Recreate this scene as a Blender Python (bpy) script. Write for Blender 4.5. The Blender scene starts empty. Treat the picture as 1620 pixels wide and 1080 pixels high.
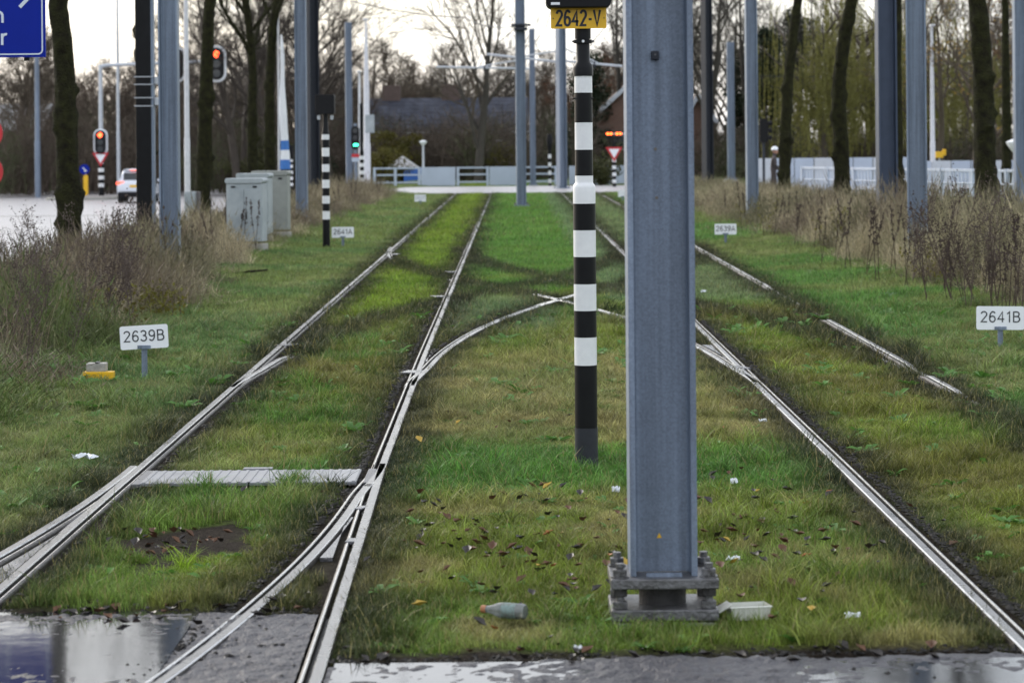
import bpy, bmesh, math, random
import numpy as np
from mathutils import Vector, Matrix, Euler

sc = bpy.context.scene
C = sc.collection
PI = math.pi
R = math.radians

# ------------------------------------------------------------------ camera
F, H, CX, HY, ROLL = 4200.0, 2.0, 810.0, 229.0, R(0.5)
cd = bpy.data.cameras.new('camera'); cam = bpy.data.objects.new('camera', cd); C.objects.link(cam)
cam.location = (0, 0, H); cam.rotation_euler = (R(90), ROLL, 0)
cd.sensor_width = 36.0; cd.lens = F / 1620 * 36; cd.shift_y = -(540 - HY) / 1620
cd.clip_start = 0.5; cd.clip_end = 4000
cd.dof.use_dof = True; cd.dof.focus_distance = 18.0; cd.dof.aperture_fstop = 4.6
sc.camera = cam

# ------------------------------------------------------------------ sky, sun, exposure
SUN_EL, SUN_AZ = R(24), R(-40)            # azimuth from +Y towards +X: ahead, to the left
w = bpy.data.worlds.new('World'); sc.world = w; w.use_nodes = True
nt = w.node_tree; nt.nodes.clear()
wo = nt.nodes.new('ShaderNodeOutputWorld'); bg = nt.nodes.new('ShaderNodeBackground')
sky = nt.nodes.new('ShaderNodeTexSky'); sky.sky_type = 'NISHITA'; sky.sun_disc = False
sky.sun_elevation = SUN_EL; sky.sun_rotation = SUN_AZ; sky.air_density = 1.0; sky.dust_density = 2.0
tc = nt.nodes.new('ShaderNodeTexCoord'); ns = nt.nodes.new('ShaderNodeTexNoise')
ns.inputs['Scale'].default_value = 3.2; ns.inputs['Detail'].default_value = 6
cr = nt.nodes.new('ShaderNodeValToRGB'); cr.color_ramp.elements[0].position = 0.30; cr.color_ramp.elements[1].position = 0.62
cr.color_ramp.elements[0].color = (.25, .25, .25, 1); cr.color_ramp.elements[1].color = (.80, .80, .80, 1)
mp = nt.nodes.new('ShaderNodeMapping'); mp.inputs['Scale'].default_value = (1, 1, 2.6)
mx = nt.nodes.new('ShaderNodeMix'); mx.data_type = 'RGBA'
mx.inputs[7].default_value = (9.7, 9.9, 10.3, 1)
nt.links.new(tc.outputs['Generated'], mp.inputs[0]); nt.links.new(mp.outputs[0], ns.inputs['Vector'])
nt.links.new(ns.outputs['Fac'], cr.inputs[0]); nt.links.new(cr.outputs[0], mx.inputs[0])
nt.links.new(sky.outputs[0], mx.inputs[6]); nt.links.new(mx.outputs[2], bg.inputs[0])
bg.inputs[1].default_value = 0.12; nt.links.new(bg.outputs[0], wo.inputs[0])
sl = bpy.data.lights.new('sun', 'SUN'); sl.energy = 1.4; sl.angle = R(16); sl.color = (1, .95, .87)
so = bpy.data.objects.new('sun', sl); C.objects.link(so)
sd = Vector((math.sin(SUN_AZ) * math.cos(SUN_EL), math.cos(SUN_AZ) * math.cos(SUN_EL), math.sin(SUN_EL)))
so.rotation_euler = sd.to_track_quat('Z', 'Y').to_euler(); so.location = sd * 50
sc.view_settings.view_transform = 'Standard'; sc.view_settings.look = 'None'
sc.view_settings.exposure = 0.70; sc.view_settings.gamma = 1.0; sc.view_settings.use_curve_mapping = False
sc.render.engine = 'CYCLES'
sc.cycles.use_denoising = True; sc.cycles.max_bounces = 5; sc.cycles.diffuse_bounces = 2
sc.cycles.glossy_bounces = 3; sc.cycles.transparent_max_bounces = 6; sc.cycles.caustics_reflective = False

# ------------------------------------------------------------------ placing helpers (photo pixel -> real point on the ground)
_c, _s = math.cos(ROLL), math.sin(ROLL)
def ray(px, py):
    a, b = (px - CX) / F, (py - HY) / F
    return a * _c - b * _s, -a * _s - b * _c
def gp(px, py, z=0.0):
    x, zz = ray(px, py); D = (z - H) / zz
    return Vector((x * D, D, z))
def at(px, py, D):
    x, zz = ray(px, py)
    return Vector((x * D, D, H + zz * D))

# ------------------------------------------------------------------ numpy noise
def vnoise(x, y, seed=0):
    xi = np.floor(x).astype(np.int64); yi = np.floor(y).astype(np.int64)
    xf = x - xi; yf = y - yi
    def h(a, b):
        n = (a * 374761393 + b * 668265263 + seed * 1442695041) & 0x7fffffff
        n = ((n ^ (n >> 13)) * 1274126177) & 0x7fffffff
        n = n ^ (n >> 16)
        return (n % 100003) / 100003.0
    u = xf * xf * (3 - 2 * xf); v = yf * yf * (3 - 2 * yf)
    return (h(xi, yi) * (1 - u) + h(xi + 1, yi) * u) * (1 - v) + (h(xi, yi + 1) * (1 - u) + h(xi + 1, yi + 1) * u) * v
def fbm(x, y, sc_, seed=0, o=3):
    t = 0; a = .5; k = 0
    for i in range(o):
        t = t + a * vnoise(x * sc_ * 2 ** i + 31.7 * i, y * sc_ * 2 ** i + 17.3 * i, seed + i); k += a; a *= .5
    return t / k
def sstep(a, b, x):
    t = np.clip((np.asarray(x, float) - a) / (b - a), 0, 1); return t * t * (3 - 2 * t)

# ------------------------------------------------------------------ materials
MATS = {}
def mat(name, col, rough=.6, metal=0., var=.12, vs=8., bump=0., bs=40., col2=None, spec=.5, emit=None, es=1., rvar=0.0):
    if name in MATS: return MATS[name]
    m = bpy.data.materials.new(name); m.use_nodes = True; n = m.node_tree; b = n.nodes['Principled BSDF']
    b.inputs['Roughness'].default_value = rough; b.inputs['Metallic'].default_value = metal
    b.inputs['Specular IOR Level'].default_value = spec
    t = n.nodes.new('ShaderNodeTexCoord'); nz = n.nodes.new('ShaderNodeTexNoise')
    nz.inputs['Scale'].default_value = vs; nz.inputs['Detail'].default_value = 5; nz.inputs['Roughness'].default_value = .65
    n.links.new(t.outputs['Object'], nz.inputs['Vector'])
    r = n.nodes.new('ShaderNodeValToRGB'); e = r.color_ramp.elements; e[0].position = .3; e[1].position = .7
    c2 = col2 if col2 else tuple(min(1, c * (1 + var)) for c in col)
    e[0].color = (*[c * (1 - var) for c in col], 1); e[1].color = (*c2, 1)
    n.links.new(nz.outputs['Fac'], r.inputs[0]); n.links.new(r.outputs[0], b.inputs['Base Color'])
    if rvar:
        mr = n.nodes.new('ShaderNodeMapRange'); mr.inputs[1].default_value = .3; mr.inputs[2].default_value = .7
        mr.inputs[3].default_value = rough - rvar; mr.inputs[4].default_value = rough + rvar
        n.links.new(nz.outputs['Fac'], mr.inputs[0]); n.links.new(mr.outputs[0], b.inputs['Roughness'])
    if bump:
        nb = n.nodes.new('ShaderNodeTexNoise'); nb.inputs['Scale'].default_value = bs; nb.inputs['Detail'].default_value = 4
        n.links.new(t.outputs['Object'], nb.inputs['Vector'])
        bp = n.nodes.new('ShaderNodeBump'); bp.inputs['Strength'].default_value = bump; bp.inputs['Distance'].default_value = .06 if bump >= 1 else .02
        n.links.new(nb.outputs['Fac'], bp.inputs['Height']); n.links.new(bp.outputs[0], b.inputs['Normal'])
    if emit:
        b.inputs['Emission Color'].default_value = (*emit, 1); b.inputs['Emission Strength'].default_value = es
    MATS[name] = m; return m

def galv():
    if 'galv' in MATS: return MATS['galv']
    m = mat('galv', (.19, .235, .31), .48, .3, .10, 5.0, 0, spec=.45, rvar=.06)
    n = m.node_tree; b = n.nodes['Principled BSDF']
    t = n.nodes.new('ShaderNodeTexCoord'); v = n.nodes.new('ShaderNodeTexVoronoi'); v.inputs['Scale'].default_value = 130
    n.links.new(t.outputs['Object'], v.inputs['Vector'])
    mr = n.nodes.new('ShaderNodeMapRange'); mr.inputs[3].default_value = .88; mr.inputs[4].default_value = 1.14
    sp = n.nodes.new('ShaderNodeSeparateColor'); n.links.new(v.outputs['Color'], sp.inputs[0]); n.links.new(sp.outputs[0], mr.inputs[0])
    mxx = n.nodes.new('ShaderNodeMix'); mxx.data_type = 'RGBA'; mxx.blend_type = 'MULTIPLY'; mxx.inputs[0].default_value = 1
    src = b.inputs['Base Color'].links[0].from_socket
    # vertical run-off streaks
    mp_ = n.nodes.new('ShaderNodeMapping'); mp_.inputs['Scale'].default_value = (26, 26, .6)
    nz = n.nodes.new('ShaderNodeTexNoise'); nz.inputs['Scale'].default_value = 1; nz.inputs['Detail'].default_value = 3
    n.links.new(t.outputs['Object'], mp_.inputs[0]); n.links.new(mp_.outputs[0], nz.inputs['Vector'])
    m2 = n.nodes.new('ShaderNodeMapRange'); m2.inputs[1].default_value = .35; m2.inputs[2].default_value = .7; m2.inputs[3].default_value = .74; m2.inputs[4].default_value = 1.14
    n.links.new(nz.outputs['Fac'], m2.inputs[0])
    mu = n.nodes.new('ShaderNodeMath'); mu.operation = 'MULTIPLY'; n.links.new(mr.outputs[0], mu.inputs[0]); n.links.new(m2.outputs[0], mu.inputs[1])
    cc = n.nodes.new('ShaderNodeCombineColor')
    for i in range(3): n.links.new(mu.outputs[0], cc.inputs[i])
    n.links.new(src, mxx.inputs[6]); n.links.new(cc.outputs[0], mxx.inputs[7]); n.links.new(mxx.outputs[2], b.inputs['Base Color'])
    return m

M_galv = galv()
M_steel = mat('plate_steel', (.085, .080, .078), .40, .4, .35, 11, .4, 60, col2=(.19, .19, .20), rvar=.16)
M_rail = mat('rail_steel', (.55, .545, .54), .16, .9, .25, 6, .05, 60, rvar=.06)
M_railh = mat('rail_running_face', (.17, .165, .16), .30, .7, .45, 4, .05, 60, rvar=.10)
M_raild = mat('rail_dirty_steel', (.045, .040, .036), .45, .2, .5, 16, .5, 60, rvar=.15)
M_groove = mat('groove_dirt', (.02, .019, .018), .6, 0, .4, 30, .5, 60)
M_white = mat('white_enamel', (.74, .755, .78), .36, 0, .07, 9, col2=(.80, .81, .83))
M_black = mat('black_enamel', (.006, .0065, .008), .4, 0, .3, 6, spec=.18)
M_blackp = mat('black_plastic', (.008, .008, .010), .5, 0, .2, 20, spec=.2)
M_darkgrey = mat('dark_grey_coat_shade', (.030, .034, .045), .55, 0, .2, 12, spec=.25)
M_yellow = mat('sign_yellow', (.80, .46, .012), .4, 0, .05, 6)
M_blue = mat('sign_blue', (.002, .016, .27), .5, 0, .05, 3, spec=.15)
M_signwhite = mat('sign_white', (.82, .84, .88), .4, 0, .03, 5)
M_signgrey = mat('sign_lettering_white', (.62, .68, .78), .45, 0, .03, 5)
M_letter = mat('lettering_black', (.01, .012, .02), .5, 0, .05, 5)
M_red = mat('sign_red', (.5, .02, .03), .42, 0, .06, 5)
M_lampost = mat('painted_pole', (.50, .53, .58), .4, .2, .08, 3)
M_paleblue = mat('parapet_paint', (.42, .48, .58), .5, 0, .08, .8)
M_redlamp = mat('red_lamp', (.6, .05, .02), .4, emit=(1, .07, .02), es=6)
M_orlamp = mat('orange_lamp', (.7, .2, .03), .4, emit=(1, .11, .02), es=5)
M_greenlamp = mat('green_lamp', (.05, .6, .4), .4, emit=(.05, 1, .5), es=3)
M_tail = mat('tail_lamp', (.5, .03, .02), .3, emit=(1, .12, .06), es=1.5)
M_cabinet = mat('cabinet_paint', (.30, .345, .37), .55, 0, .14, 2.5, .05, 30, col2=(.40, .44, .46))
M_cabinet2 = mat('cabinet_paint_green', (.25, .265, .25), .55, 0, .14, 3)
M_concrete = mat('concrete', (.34, .33, .30), .85, 0, .25, 14, .4, 50)
M_glass = mat('dark_glass', (.02, .025, .03), .08, 0, .1, 3)

# ------------------------------------------------------------------ mesh builder
class MB:
    def __init__(s): s.v = []; s.f = []; s.mi = []
    def add(s, vs, fs, mi=0):
        o = len(s.v); s.v += [tuple(v) for v in vs]; s.f += [tuple(i + o for i in f) for f in fs]; s.mi += [mi] * len(fs); return s
    def box(s, c, d, rot=None, mi=0):
        x, y, z = d[0] / 2, d[1] / 2, d[2] / 2
        vs = [Vector(p) for p in ((-x, -y, -z), (x, -y, -z), (x, y, -z), (-x, y, -z), (-x, -y, z), (x, -y, z), (x, y, z), (-x, y, z))]
        if rot is not None: vs = [rot @ v for v in vs]
        c = Vector(c)
        return s.add([v + c for v in vs], [(0, 3, 2, 1), (4, 5, 6, 7), (0, 1, 5, 4), (1, 2, 6, 5), (2, 3, 7, 6), (3, 0, 4, 7)], mi)
    def tube(s, pts, rad, n=6, cap=True, mi=0):
        pts = [Vector(p) for p in pts]; vs = []; fs = []
        for i, p in enumerate(pts):
            d = (pts[min(i + 1, len(pts) - 1)] - pts[max(i - 1, 0)])
            d = d.normalized() if d.length > 1e-9 else Vector((0, 0, 1))
            a = Vector((1, 0, 0)) if abs(d.x) < .9 else Vector((0, 1, 0))
            u = d.cross(a).normalized(); v = d.cross(u)
            r = rad[i] if hasattr(rad, '__len__') else rad
            for k in range(n):
                t = 2 * PI * k / n; vs.append(p + (u * math.cos(t) + v * math.sin(t)) * r)
        for i in range(len(pts) - 1):
            for k in range(n):
                a0 = i * n + k; a1 = i * n + (k + 1) % n; fs.append((a0, a0 + n, a1 + n, a1))
        if cap: fs.append(tuple(range(n))); fs.append(tuple(reversed(range((len(pts) - 1) * n, len(pts) * n))))
        return s.add(vs, fs, mi)
    def cyl(s, p0, p1, r0, r1=None, n=16, mi=0): return s.tube([p0, p1], [r0, r1 if r1 is not None else r0], n, True, mi)
    def lathe(s, prof, n=24, mi=0, c=(0, 0, 0)):
        return s.tube([(c[0], c[1], c[2] + z) for r, z in prof], [r for r, z in prof], n, True, mi) if False else s._lathe(prof, n, mi, c)
    def _lathe(s, prof, n, mi, c):
        vs = []; fs = []
        for r, z in prof:
            for k in range(n): t = 2 * PI * k / n; vs.append((c[0] + r * math.cos(t), c[1] + r * math.sin(t), c[2] + z))
        for i in range(len(prof) - 1):
            for k in range(n): a = i * n + k; b = i * n + (k + 1) % n; fs.append((a, b, b + n, a + n))
        fs.append(tuple(reversed(range(n)))); fs.append(tuple(range((len(prof) - 1) * n, len(prof) * n)))
        return s.add(vs, fs, mi)
    def prism(s, poly, axis, a, b, mi=0):
        # poly of 2D points; axis 'y': (x,z) along y ; 'z': (x,y) along z ; 'x': (y,z) along x
        f = {'y': lambda p, t: (p[0], t, p[1]), 'z': lambda p, t: (p[0], p[1], t), 'x': lambda p, t: (t, p[0], p[1])}[axis]
        n = len(poly); vs = [f(p, a) for p in poly] + [f(p, b) for p in poly]
        fs = [tuple(range(n)), tuple(reversed(range(n, 2 * n)))] + [(i, i + n, (i + 1) % n + n, (i + 1) % n) for i in range(n)]
        return s.add(vs, fs, mi)
    def build(s, name, m, parent=None, smooth=False, bevel=0, fix=True):
        me = bpy.data.meshes.new(name); me.from_pydata(s.v, [], s.f)
        ms = m if isinstance(m, (list, tuple)) else [m]
        for q in ms: me.materials.append(q)
        if len(ms) > 1: me.polygons.foreach_set('material_index', s.mi)
        if fix:
            bm = bmesh.new(); bm.from_mesh(me); bmesh.ops.recalc_face_normals(bm, faces=bm.faces); bm.to_mesh(me); bm.free()
        if smooth:
            me.polygons.foreach_set('use_smooth', [True] * len(me.polygons))
            try: me.set_sharp_from_angle(angle=R(42))
            except Exception: pass
        o = bpy.data.objects.new(name, me); C.objects.link(o)
        if parent is not None: o.parent = parent
        if bevel:
            b = o.modifiers.new('bevel', 'BEVEL'); b.width = bevel; b.segments = 2; b.limit_method = 'ANGLE'
        return o
def tag(o, label=None, cat=None, group=None, kind=None):
    if label: o['label'] = label
    if cat: o['category'] = cat
    if group: o['group'] = group
    if kind: o['kind'] = kind
    return o
def thing(name, label, cat, loc=(0, 0, 0), rz=0, group=None):
    o = bpy.data.objects.new(name, None); C.objects.link(o); o.location = loc; o.rotation_euler = (0, 0, rz)
    o.empty_display_size = .2
    return tag(o, label, cat, group)
def dup(root, loc, rz=0, label=None, group=None, scale=None):
    def cp(o, par):
        c = o.copy(); C.objects.link(c); c.parent = par
        for ch in list(o.children): cp(ch, c)
        return c
    r = cp(root, None); r.location = loc; r.rotation_euler = (0, 0, rz)
    if label: r['label'] = label
    if group: r['group'] = group
    if scale is not None: r.scale = scale if hasattr(scale, '__len__') else (scale,) * 3
    return r
def _arc(cx, cy, rx, ry, a0, a1, n=14): return [(cx + rx * math.cos(R(a0 + (a1 - a0) * k / n)), cy + ry * math.sin(R(a0 + (a1 - a0) * k / n))) for k in range(n + 1)]
_six = [_arc(.29, .30, .23, .265, 0, 360, 26), _arc(.33, .42, .27, .545, 48, 168) + [(.06, .30)]]
GLYPH = {'2': (.58, [_arc(.285, .73, .235, .235, 168, -38) + [(.05, .045), (.55, .045)]]), '6': (.58, _six), '9': (.58, [[(.58 - x, 1 - y) for x, y in p] for p in _six]),
         '3': (.56, [_arc(.27, .745, .215, .22, 160, -88) + [(.22, .525)], [(.24, .525)] + _arc(.265, .285, .245, .25, 85, -160)]), '4': (.60, [[(.43, 0), (.43, .96), (.04, .29), (.58, .29)]]),
         '1': (.44, [[(.10, .76), (.30, .96), (.30, 0)]]), '7': (.56, [[(.04, .955), (.53, .955), (.22, 0)]]), 'A': (.68, [[(.02, 0), (.34, .98), (.66, 0)], [(.14, .33), (.54, .33)]]),
         'B': (.64, [[(.07, 0), (.07, 1)], [(.07, .955), (.33, .955)] + _arc(.33, .745, .21, .21, 90, -90) + [(.07, .535)], [(.33, .535)] + _arc(.35, .29, .235, .245, 90, -90) + [(.07, .045)]]),
         'V': (.60, [[(.02, 1), (.30, .03), (.58, 1)]]), '-': (.36, [[(.04, .42), (.32, .42)]]), 'n': (.54, [[(.06, 0), (.06, .70)], _arc(.27, .42, .21, .24, 175, 0) + [(.48, 0)]]), 'r': (.36, [[(.06, 0), (.06, .70)], _arc(.30, .40, .24, .26, 175, 75)])}
def text(body, size, m, parent, loc, rot=(0, 0, 0), sx=1.0, name='lettering', th=.105):
    """flat lettering built from strokes; size is the capital height"""
    total = sum(GLYPH[c][0] for c in body) + .14 * (len(body) - 1); x0 = -total / 2; mb = MB(); e = .0008
    for c in body:
        wd, strokes = GLYPH[c]
        for si, st in enumerate(strokes):
            P_ = [Vector(((x + x0) * size * sx, 0, (y - .5) * size)) for x, y in st]; n = len(P_); vs = []
            for i in range(n):
                d0 = (P_[i] - P_[max(i - 1, 0)]); d1 = (P_[min(i + 1, n - 1)] - P_[i]); d0 = d0.normalized() if d0.length else d1.normalized(); d1 = d1.normalized() if d1.length else d0
                t = (d0 + d1).normalized(); nn = Vector((-t.z, 0, t.x)) * (th * size / 2) / max(.55, t.dot(d1)); ep = t * 0
                for s_ in (1, -1): vs += [P_[i] + nn * s_ + Vector((0, -e - si * .0002, 0)), P_[i] + nn * s_ + Vector((0, e, 0))]
            fs = []
            for i in range(n - 1):
                k = 4 * i; fs += [(k, k + 4, k + 6, k + 2), (k + 1, k + 3, k + 7, k + 5), (k, k + 1, k + 5, k + 4), (k + 2, k + 6, k + 7, k + 3)]
            fs += [(0, 2, 3, 1), (4 * n - 4, 4 * n - 3, 4 * n - 1, 4 * n - 2)]
            mb.add(vs, fs)
        x0 += wd + .14
    o = mb.build(name, m, parent); o.location = loc; o.rotation_euler = rot; return o
def rrect(w_, h_, r, n=5, cx=0, cy=0):
    p = []
    for (sx, sy, a0) in ((1, 1, 0), (-1, 1, 90), (-1, -1, 180), (1, -1, 270)):
        for k in range(n + 1):
            a = R(a0 + 90 * k / n); p.append((cx + sx * (w_ / 2 - r) + r * math.cos(a), cy + sy * (h_ / 2 - r) + r * math.sin(a)))
    return p

# ------------------------------------------------------------------ rails: lateral position as a function of distance
def rail_xy():
    d = {}
    y = np.arange(7.2, 110, .25)
    d['LL'] = (y, np.full_like(y, -2.335), 1)
    d['LR'] = (y, np.interp(y, [7, 10, 13, 16.4, 25, 120], [-.745, -.752, -.785, -.825, -.848, -.855]), -1)
    d['RL'] = (y, np.full_like(y, 2.0), 1)
    d['RR'] = (y, np.full_like(y, 3.53), -1)
    yd = np.arange(7.2, 16.6, .2); q = (16.5 - yd).clip(0) ** 2 / 84
    d['DL'] = (yd, -2.335 - q - .05, 1)
    d['DR'] = (yd, np.interp(yd, y, d['LR'][1]) - q - .055 * sstep(16.5, 15, yd), -1)
    yc = np.arange(22, 52.1, .25); s = yc - 22
    o = np.where(s < 15, s ** 2 / 104, 4.327 - (30 - s) ** 2 / 104)
    d['AL'] = (yc, -2.335 + o * 4.335 / 4.327 + .055 * sstep(0, 2, s), 1)
    d['AR'] = (yc, -.848 + o * 4.378 / 4.327 + .055 * sstep(0, 2, s), -1)
    d['BL'] = (yc, 2.0 - o * 4.335 / 4.327 - .055 * sstep(0, 2, s), 1)
    d['BR'] = (yc, 3.53 - o * 4.378 / 4.327 - .055 * sstep(0, 2, s), -1)
    return d
RX = rail_xy()
def exposed(k, Y):
    Y = np.asarray(Y, float)
    if k in ('LL', 'LR', 'RL', 'DL', 'DR'): return np.ones_like(Y)
    if k == 'RR': return np.maximum.reduce([sstep(23.2, 24, Y) * sstep(30.3, 29.4, Y), .75 * sstep(20.9, 21.2, Y) * sstep(22.8, 22.5, Y), .8 * sstep(35, 37, Y), 0 * Y + .29])
    if k == 'AR': return sstep(35.5, 34.5, Y)
    if k == 'AL': return sstep(26, 24.5, Y)
    if k == 'BL': return np.maximum(sstep(33.5, 32.5, Y), sstep(47.5, 48.5, Y))
    return 0.0 * Y
def gz(X, Y):
    X = np.asarray(X, float); Y = np.asarray(Y, float)
    z = -.78 * sstep(-5.0, -10.2, X) - .25 * sstep(7.0, 9.5, X)
    z = z + (fbm(X, Y, .7, 5) - .5) * .05 * sstep(4.0, 6.0, np.abs(X - .6)) 
    z = z + (fbm(X, Y, 1.6, 9) - .5) * .035
    z = z + .10 * sstep(3.9, 6.2, X) + .10 * sstep(-3.4, -5.2, X)
    # kept level under the road crossings
    z = z * (1 - .8 * sstep(11.8, 11.2, Y)) - .04 * sstep(11.42, 11.25, Y) * (X < -.75) - .04 * sstep(10.34, 10.15, Y - .05 * X) * (X >= -.75)
    wob = (fbm(X, Y * .3, 2.3, 44, 4) - .5) * .30; dr = np.full(X.shape, 9.)
    for k in ('LL', 'LR', 'RL', 'DL', 'DR'): dr = np.minimum(dr, np.abs(X - np.interp(Y, *RX[k][:2]) - .02 * RX[k][2]))
    z = z + (.034 + .05 * (fbm(X, Y, 7, 46) - .5)) * sstep(.06, .16, dr) * np.where(X < -.75, np.exp(-((Y + wob - 11.52) / .14) ** 2), np.exp(-((Y + wob - 10.46 - .05 * X) / .14) ** 2))
    return z
def railfield(X, Y):
    """distance to the nearest exposed rail (signed towards gauge side ignored) and nearest buried rail"""
    de = np.full(X.shape, 9.); db = np.full(X.shape, 9.); dg = np.full(X.shape, 9.)
    for k, (ys, xs, side) in RX.items():
        x = np.interp(Y, ys, xs, left=99, right=99) ; x = np.where((Y < ys[0]) | (Y > ys[-1]), 99, x)
        e = exposed(k, Y); off = (X - x) * side
        dd = np.abs(off - .03)
        de = np.minimum(de, np.where(e > .3, dd, 9)); db = np.minimum(db, np.where(e <= .3, dd, 9))
        dg = np.minimum(dg, np.where(e > .3, np.where(off > 0, off, 9), 9))
    return de, db, dg
def roadmask(X, Y):
    n = (fbm(X, Y, 3.0, 40) - .5) * .22
    left = (X < -.80) & (Y < 11.34 + n); right = (X >= -.80) & (Y < 10.28 + .05 * X + n)
    far = (Y > 108.5) & (Y < 126)
    lroad = X < -11.9
    return left | right | far | (lroad & (Y < 175))
def mudfield(X, Y):
    n = (fbm(X, Y, 2.6, 40) - .5) * .3
    a = sstep(11.58, 11.36, Y + n) * (X < -.8) + sstep(10.56, 10.34, Y - .05 * X + n) * (X >= -.8)
    # bare muddy patch in the left track, by the drain
    q = gp(285, 858); b = np.exp(-(((X - q.x) / .42) ** 2 + ((Y - q.y) / .80) ** 2)); b = sstep(.28, .58, b + (fbm(X, Y, 4, 3) - .5) * 1.0)
    q2 = gp(330, 800); b2 = np.exp(-(((X - q2.x) / .17) ** 2 + ((Y - q2.y) / .8) ** 2)); b = np.maximum(b, .8 * sstep(.4, .8, b2 + (fbm(X, Y, 5, 4) - .5) * .4))
    return np.clip(np.maximum(a, b), 0, 1)
GREEN = np.array((.058, .140, .024)); LIME = np.array((.118, .185, .014)); OLIVE = np.array((.118, .158, .024))
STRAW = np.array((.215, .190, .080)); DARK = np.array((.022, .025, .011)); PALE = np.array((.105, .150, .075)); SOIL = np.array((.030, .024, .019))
RUST = np.array((.112, .104, .026))
def blob(X, Y, px, py, rx, ry):
    q = gp(px, py); return np.exp(-(((X - q.x) / rx) ** 2 + ((Y - q.y) / ry) ** 2))
def tintfield(X, Y):
    n1 = fbm(X, Y, .55, 1, 4); n2 = fbm(X, Y, 1.9, 2, 3); n3 = fbm(X, Y, 6, 8, 2)
    t = OLIVE[None] * np.ones((len(X), 1))
    def mixin(c, f):
        nonlocal t
        f = np.clip(f, 0, 1)[:, None]; t = t * (1 - f) + c[None] * f
    mixin(GREEN, sstep(.42, .62, n1) * .8)
    mixin(STRAW, sstep(.52, .72, n2) * .45)
    mid = (X > -.85) & (X < 2.05); lt = (X > -2.4) & (X < -.8); rt = (X > 2.0) & (X < 3.6)
    # strip between the tracks: straw coloured band, then a vivid band by the signal post
    mixin(STRAW, mid * sstep(27, 23, Y) * sstep(17.4, 18.6, Y) * (.35 + .6 * n2))
    mixin(GREEN * 1.15, mid * sstep(18.0, 17.2, Y) * sstep(14.9, 15.8, Y) * (.5 + .6 * n1))
    mixin(OLIVE * 1.1, mid * sstep(15.2, 14.4, Y) * .45)
    mixin(STRAW * .9, mid * sstep(15.2, 14.4, Y) * sstep(.45, .7, n2) * .7)
    mixin(GREEN * 1.15, mid * sstep(36, 44, Y) * .75)
    mixin(PALE, mid * sstep(27, 30, Y) * sstep(37, 34, Y) * (X < .5) * .75)
    # left track
    mixin(LIME, lt * sstep(29, 33, Y) * .7); mixin(RUST, lt * sstep(19, 21.5, Y) * sstep(29, 26, Y) * sstep(.4, .6, n2) * .7)
    mixin(GREEN * 1.1, lt * sstep(15.8, 15, Y) * .45); mixin(RUST, lt * sstep(14.5, 13, Y) * (X > -1.6) * sstep(.4, .6, n2) * .6)
    mixin(LIME * 1.2, blob(X, Y, 310, 893, .22, .25))
    # right track: alternating green and brownish bands, paler farther off
    mixin(LIME, rt * .45); mixin(RUST, rt * sstep(.45, .62, fbm(X * .6, Y, .42, 12)) * .75)
    mixin(PALE, (X > 1.2) * (X < 3.5) * sstep(32, 35, Y) * .75)
    mixin(PALE * .95, ((X < -2.4) | (X > 3.6)) * .4)
    mixin(GREEN * 1.1, (X > 3.6) * sstep(.4, .6, n1) * .7)
    de, db, dg = railfield(X, Y)
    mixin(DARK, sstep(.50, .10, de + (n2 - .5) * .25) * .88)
    mixin(DARK, sstep(.46, .10, db + (n2 - .5) * .2) * .88)  # shadow bands over the buried rails, painted into the grass tint
    t = t * (.80 + 1.05 * n3 * (.5 + n2))[:, None]
    return t, de, db, dg

# ------------------------------------------------------------------ ground
xs = np.unique(np.concatenate([np.arange(-5, 5.6, .09), np.arange(-14, -5, .3), np.arange(5.6, 14, .3), np.arange(-60, -14, 3), np.arange(14, 60, 3), [-800, -400, -200, -100, 100, 200, 400, 800]]))
ys = np.unique(np.concatenate([np.arange(7, 24, .09), np.arange(24, 60, .4), np.arange(60, 190, 2), [-200, -50, 0, 5, 220, 260, 320, 400, 600, 900, 1500, 3000]]))
GX, GY = np.meshgrid(xs, ys); gx, gy = GX.ravel(), GY.ravel()
gzz = gz(gx, gy) - .12 * (roadmask(gx, gy) & (gy > 12)) - .02
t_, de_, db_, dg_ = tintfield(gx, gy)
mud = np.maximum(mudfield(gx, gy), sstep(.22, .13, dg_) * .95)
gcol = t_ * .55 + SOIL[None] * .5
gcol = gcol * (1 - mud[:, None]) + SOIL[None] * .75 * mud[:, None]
nx, ny = len(xs), len(ys)
idx = np.arange(nx * ny).reshape(ny, nx)
quads = np.stack([idx[:-1, :-1], idx[:-1, 1:], idx[1:, 1:], idx[1:, :-1]], -1).reshape(-1, 4)
me = bpy.data.meshes.new('ground'); me.from_pydata(np.stack([gx, gy, gzz], -1).tolist(), [], quads.tolist())
ca = me.attributes.new('tint', 'FLOAT_COLOR', 'POINT'); ca.data.foreach_set('color', np.concatenate([gcol, mud[:, None]], 1).astype(np.float32).ravel())
me.polygons.foreach_set('use_smooth', [True] * len(me.polygons))
ground = bpy.data.objects.new('ground', me); C.objects.link(ground); tag(ground, 'grassy soil with muddy wheel ruts', None, None, 'structure')
m = bpy.data.materials.new('soil'); m.use_nodes = True; n = m.node_tree; b = n.nodes['Principled BSDF']
a = n.nodes.new('ShaderNodeAttribute'); a.attribute_name = 'tint'
g = n.nodes.new('ShaderNodeNewGeometry'); nz = n.nodes.new('ShaderNodeTexNoise'); nz.inputs['Scale'].default_value = 45; nz.inputs['Detail'].default_value = 6
n.links.new(g.outputs['Position'], nz.inputs['Vector'])
mr = n.nodes.new('ShaderNodeMapRange'); mr.inputs[1].default_value = .3; mr.inputs[2].default_value = .7; mr.inputs[3].default_value = .55; mr.inputs[4].default_value = 1.5
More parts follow.
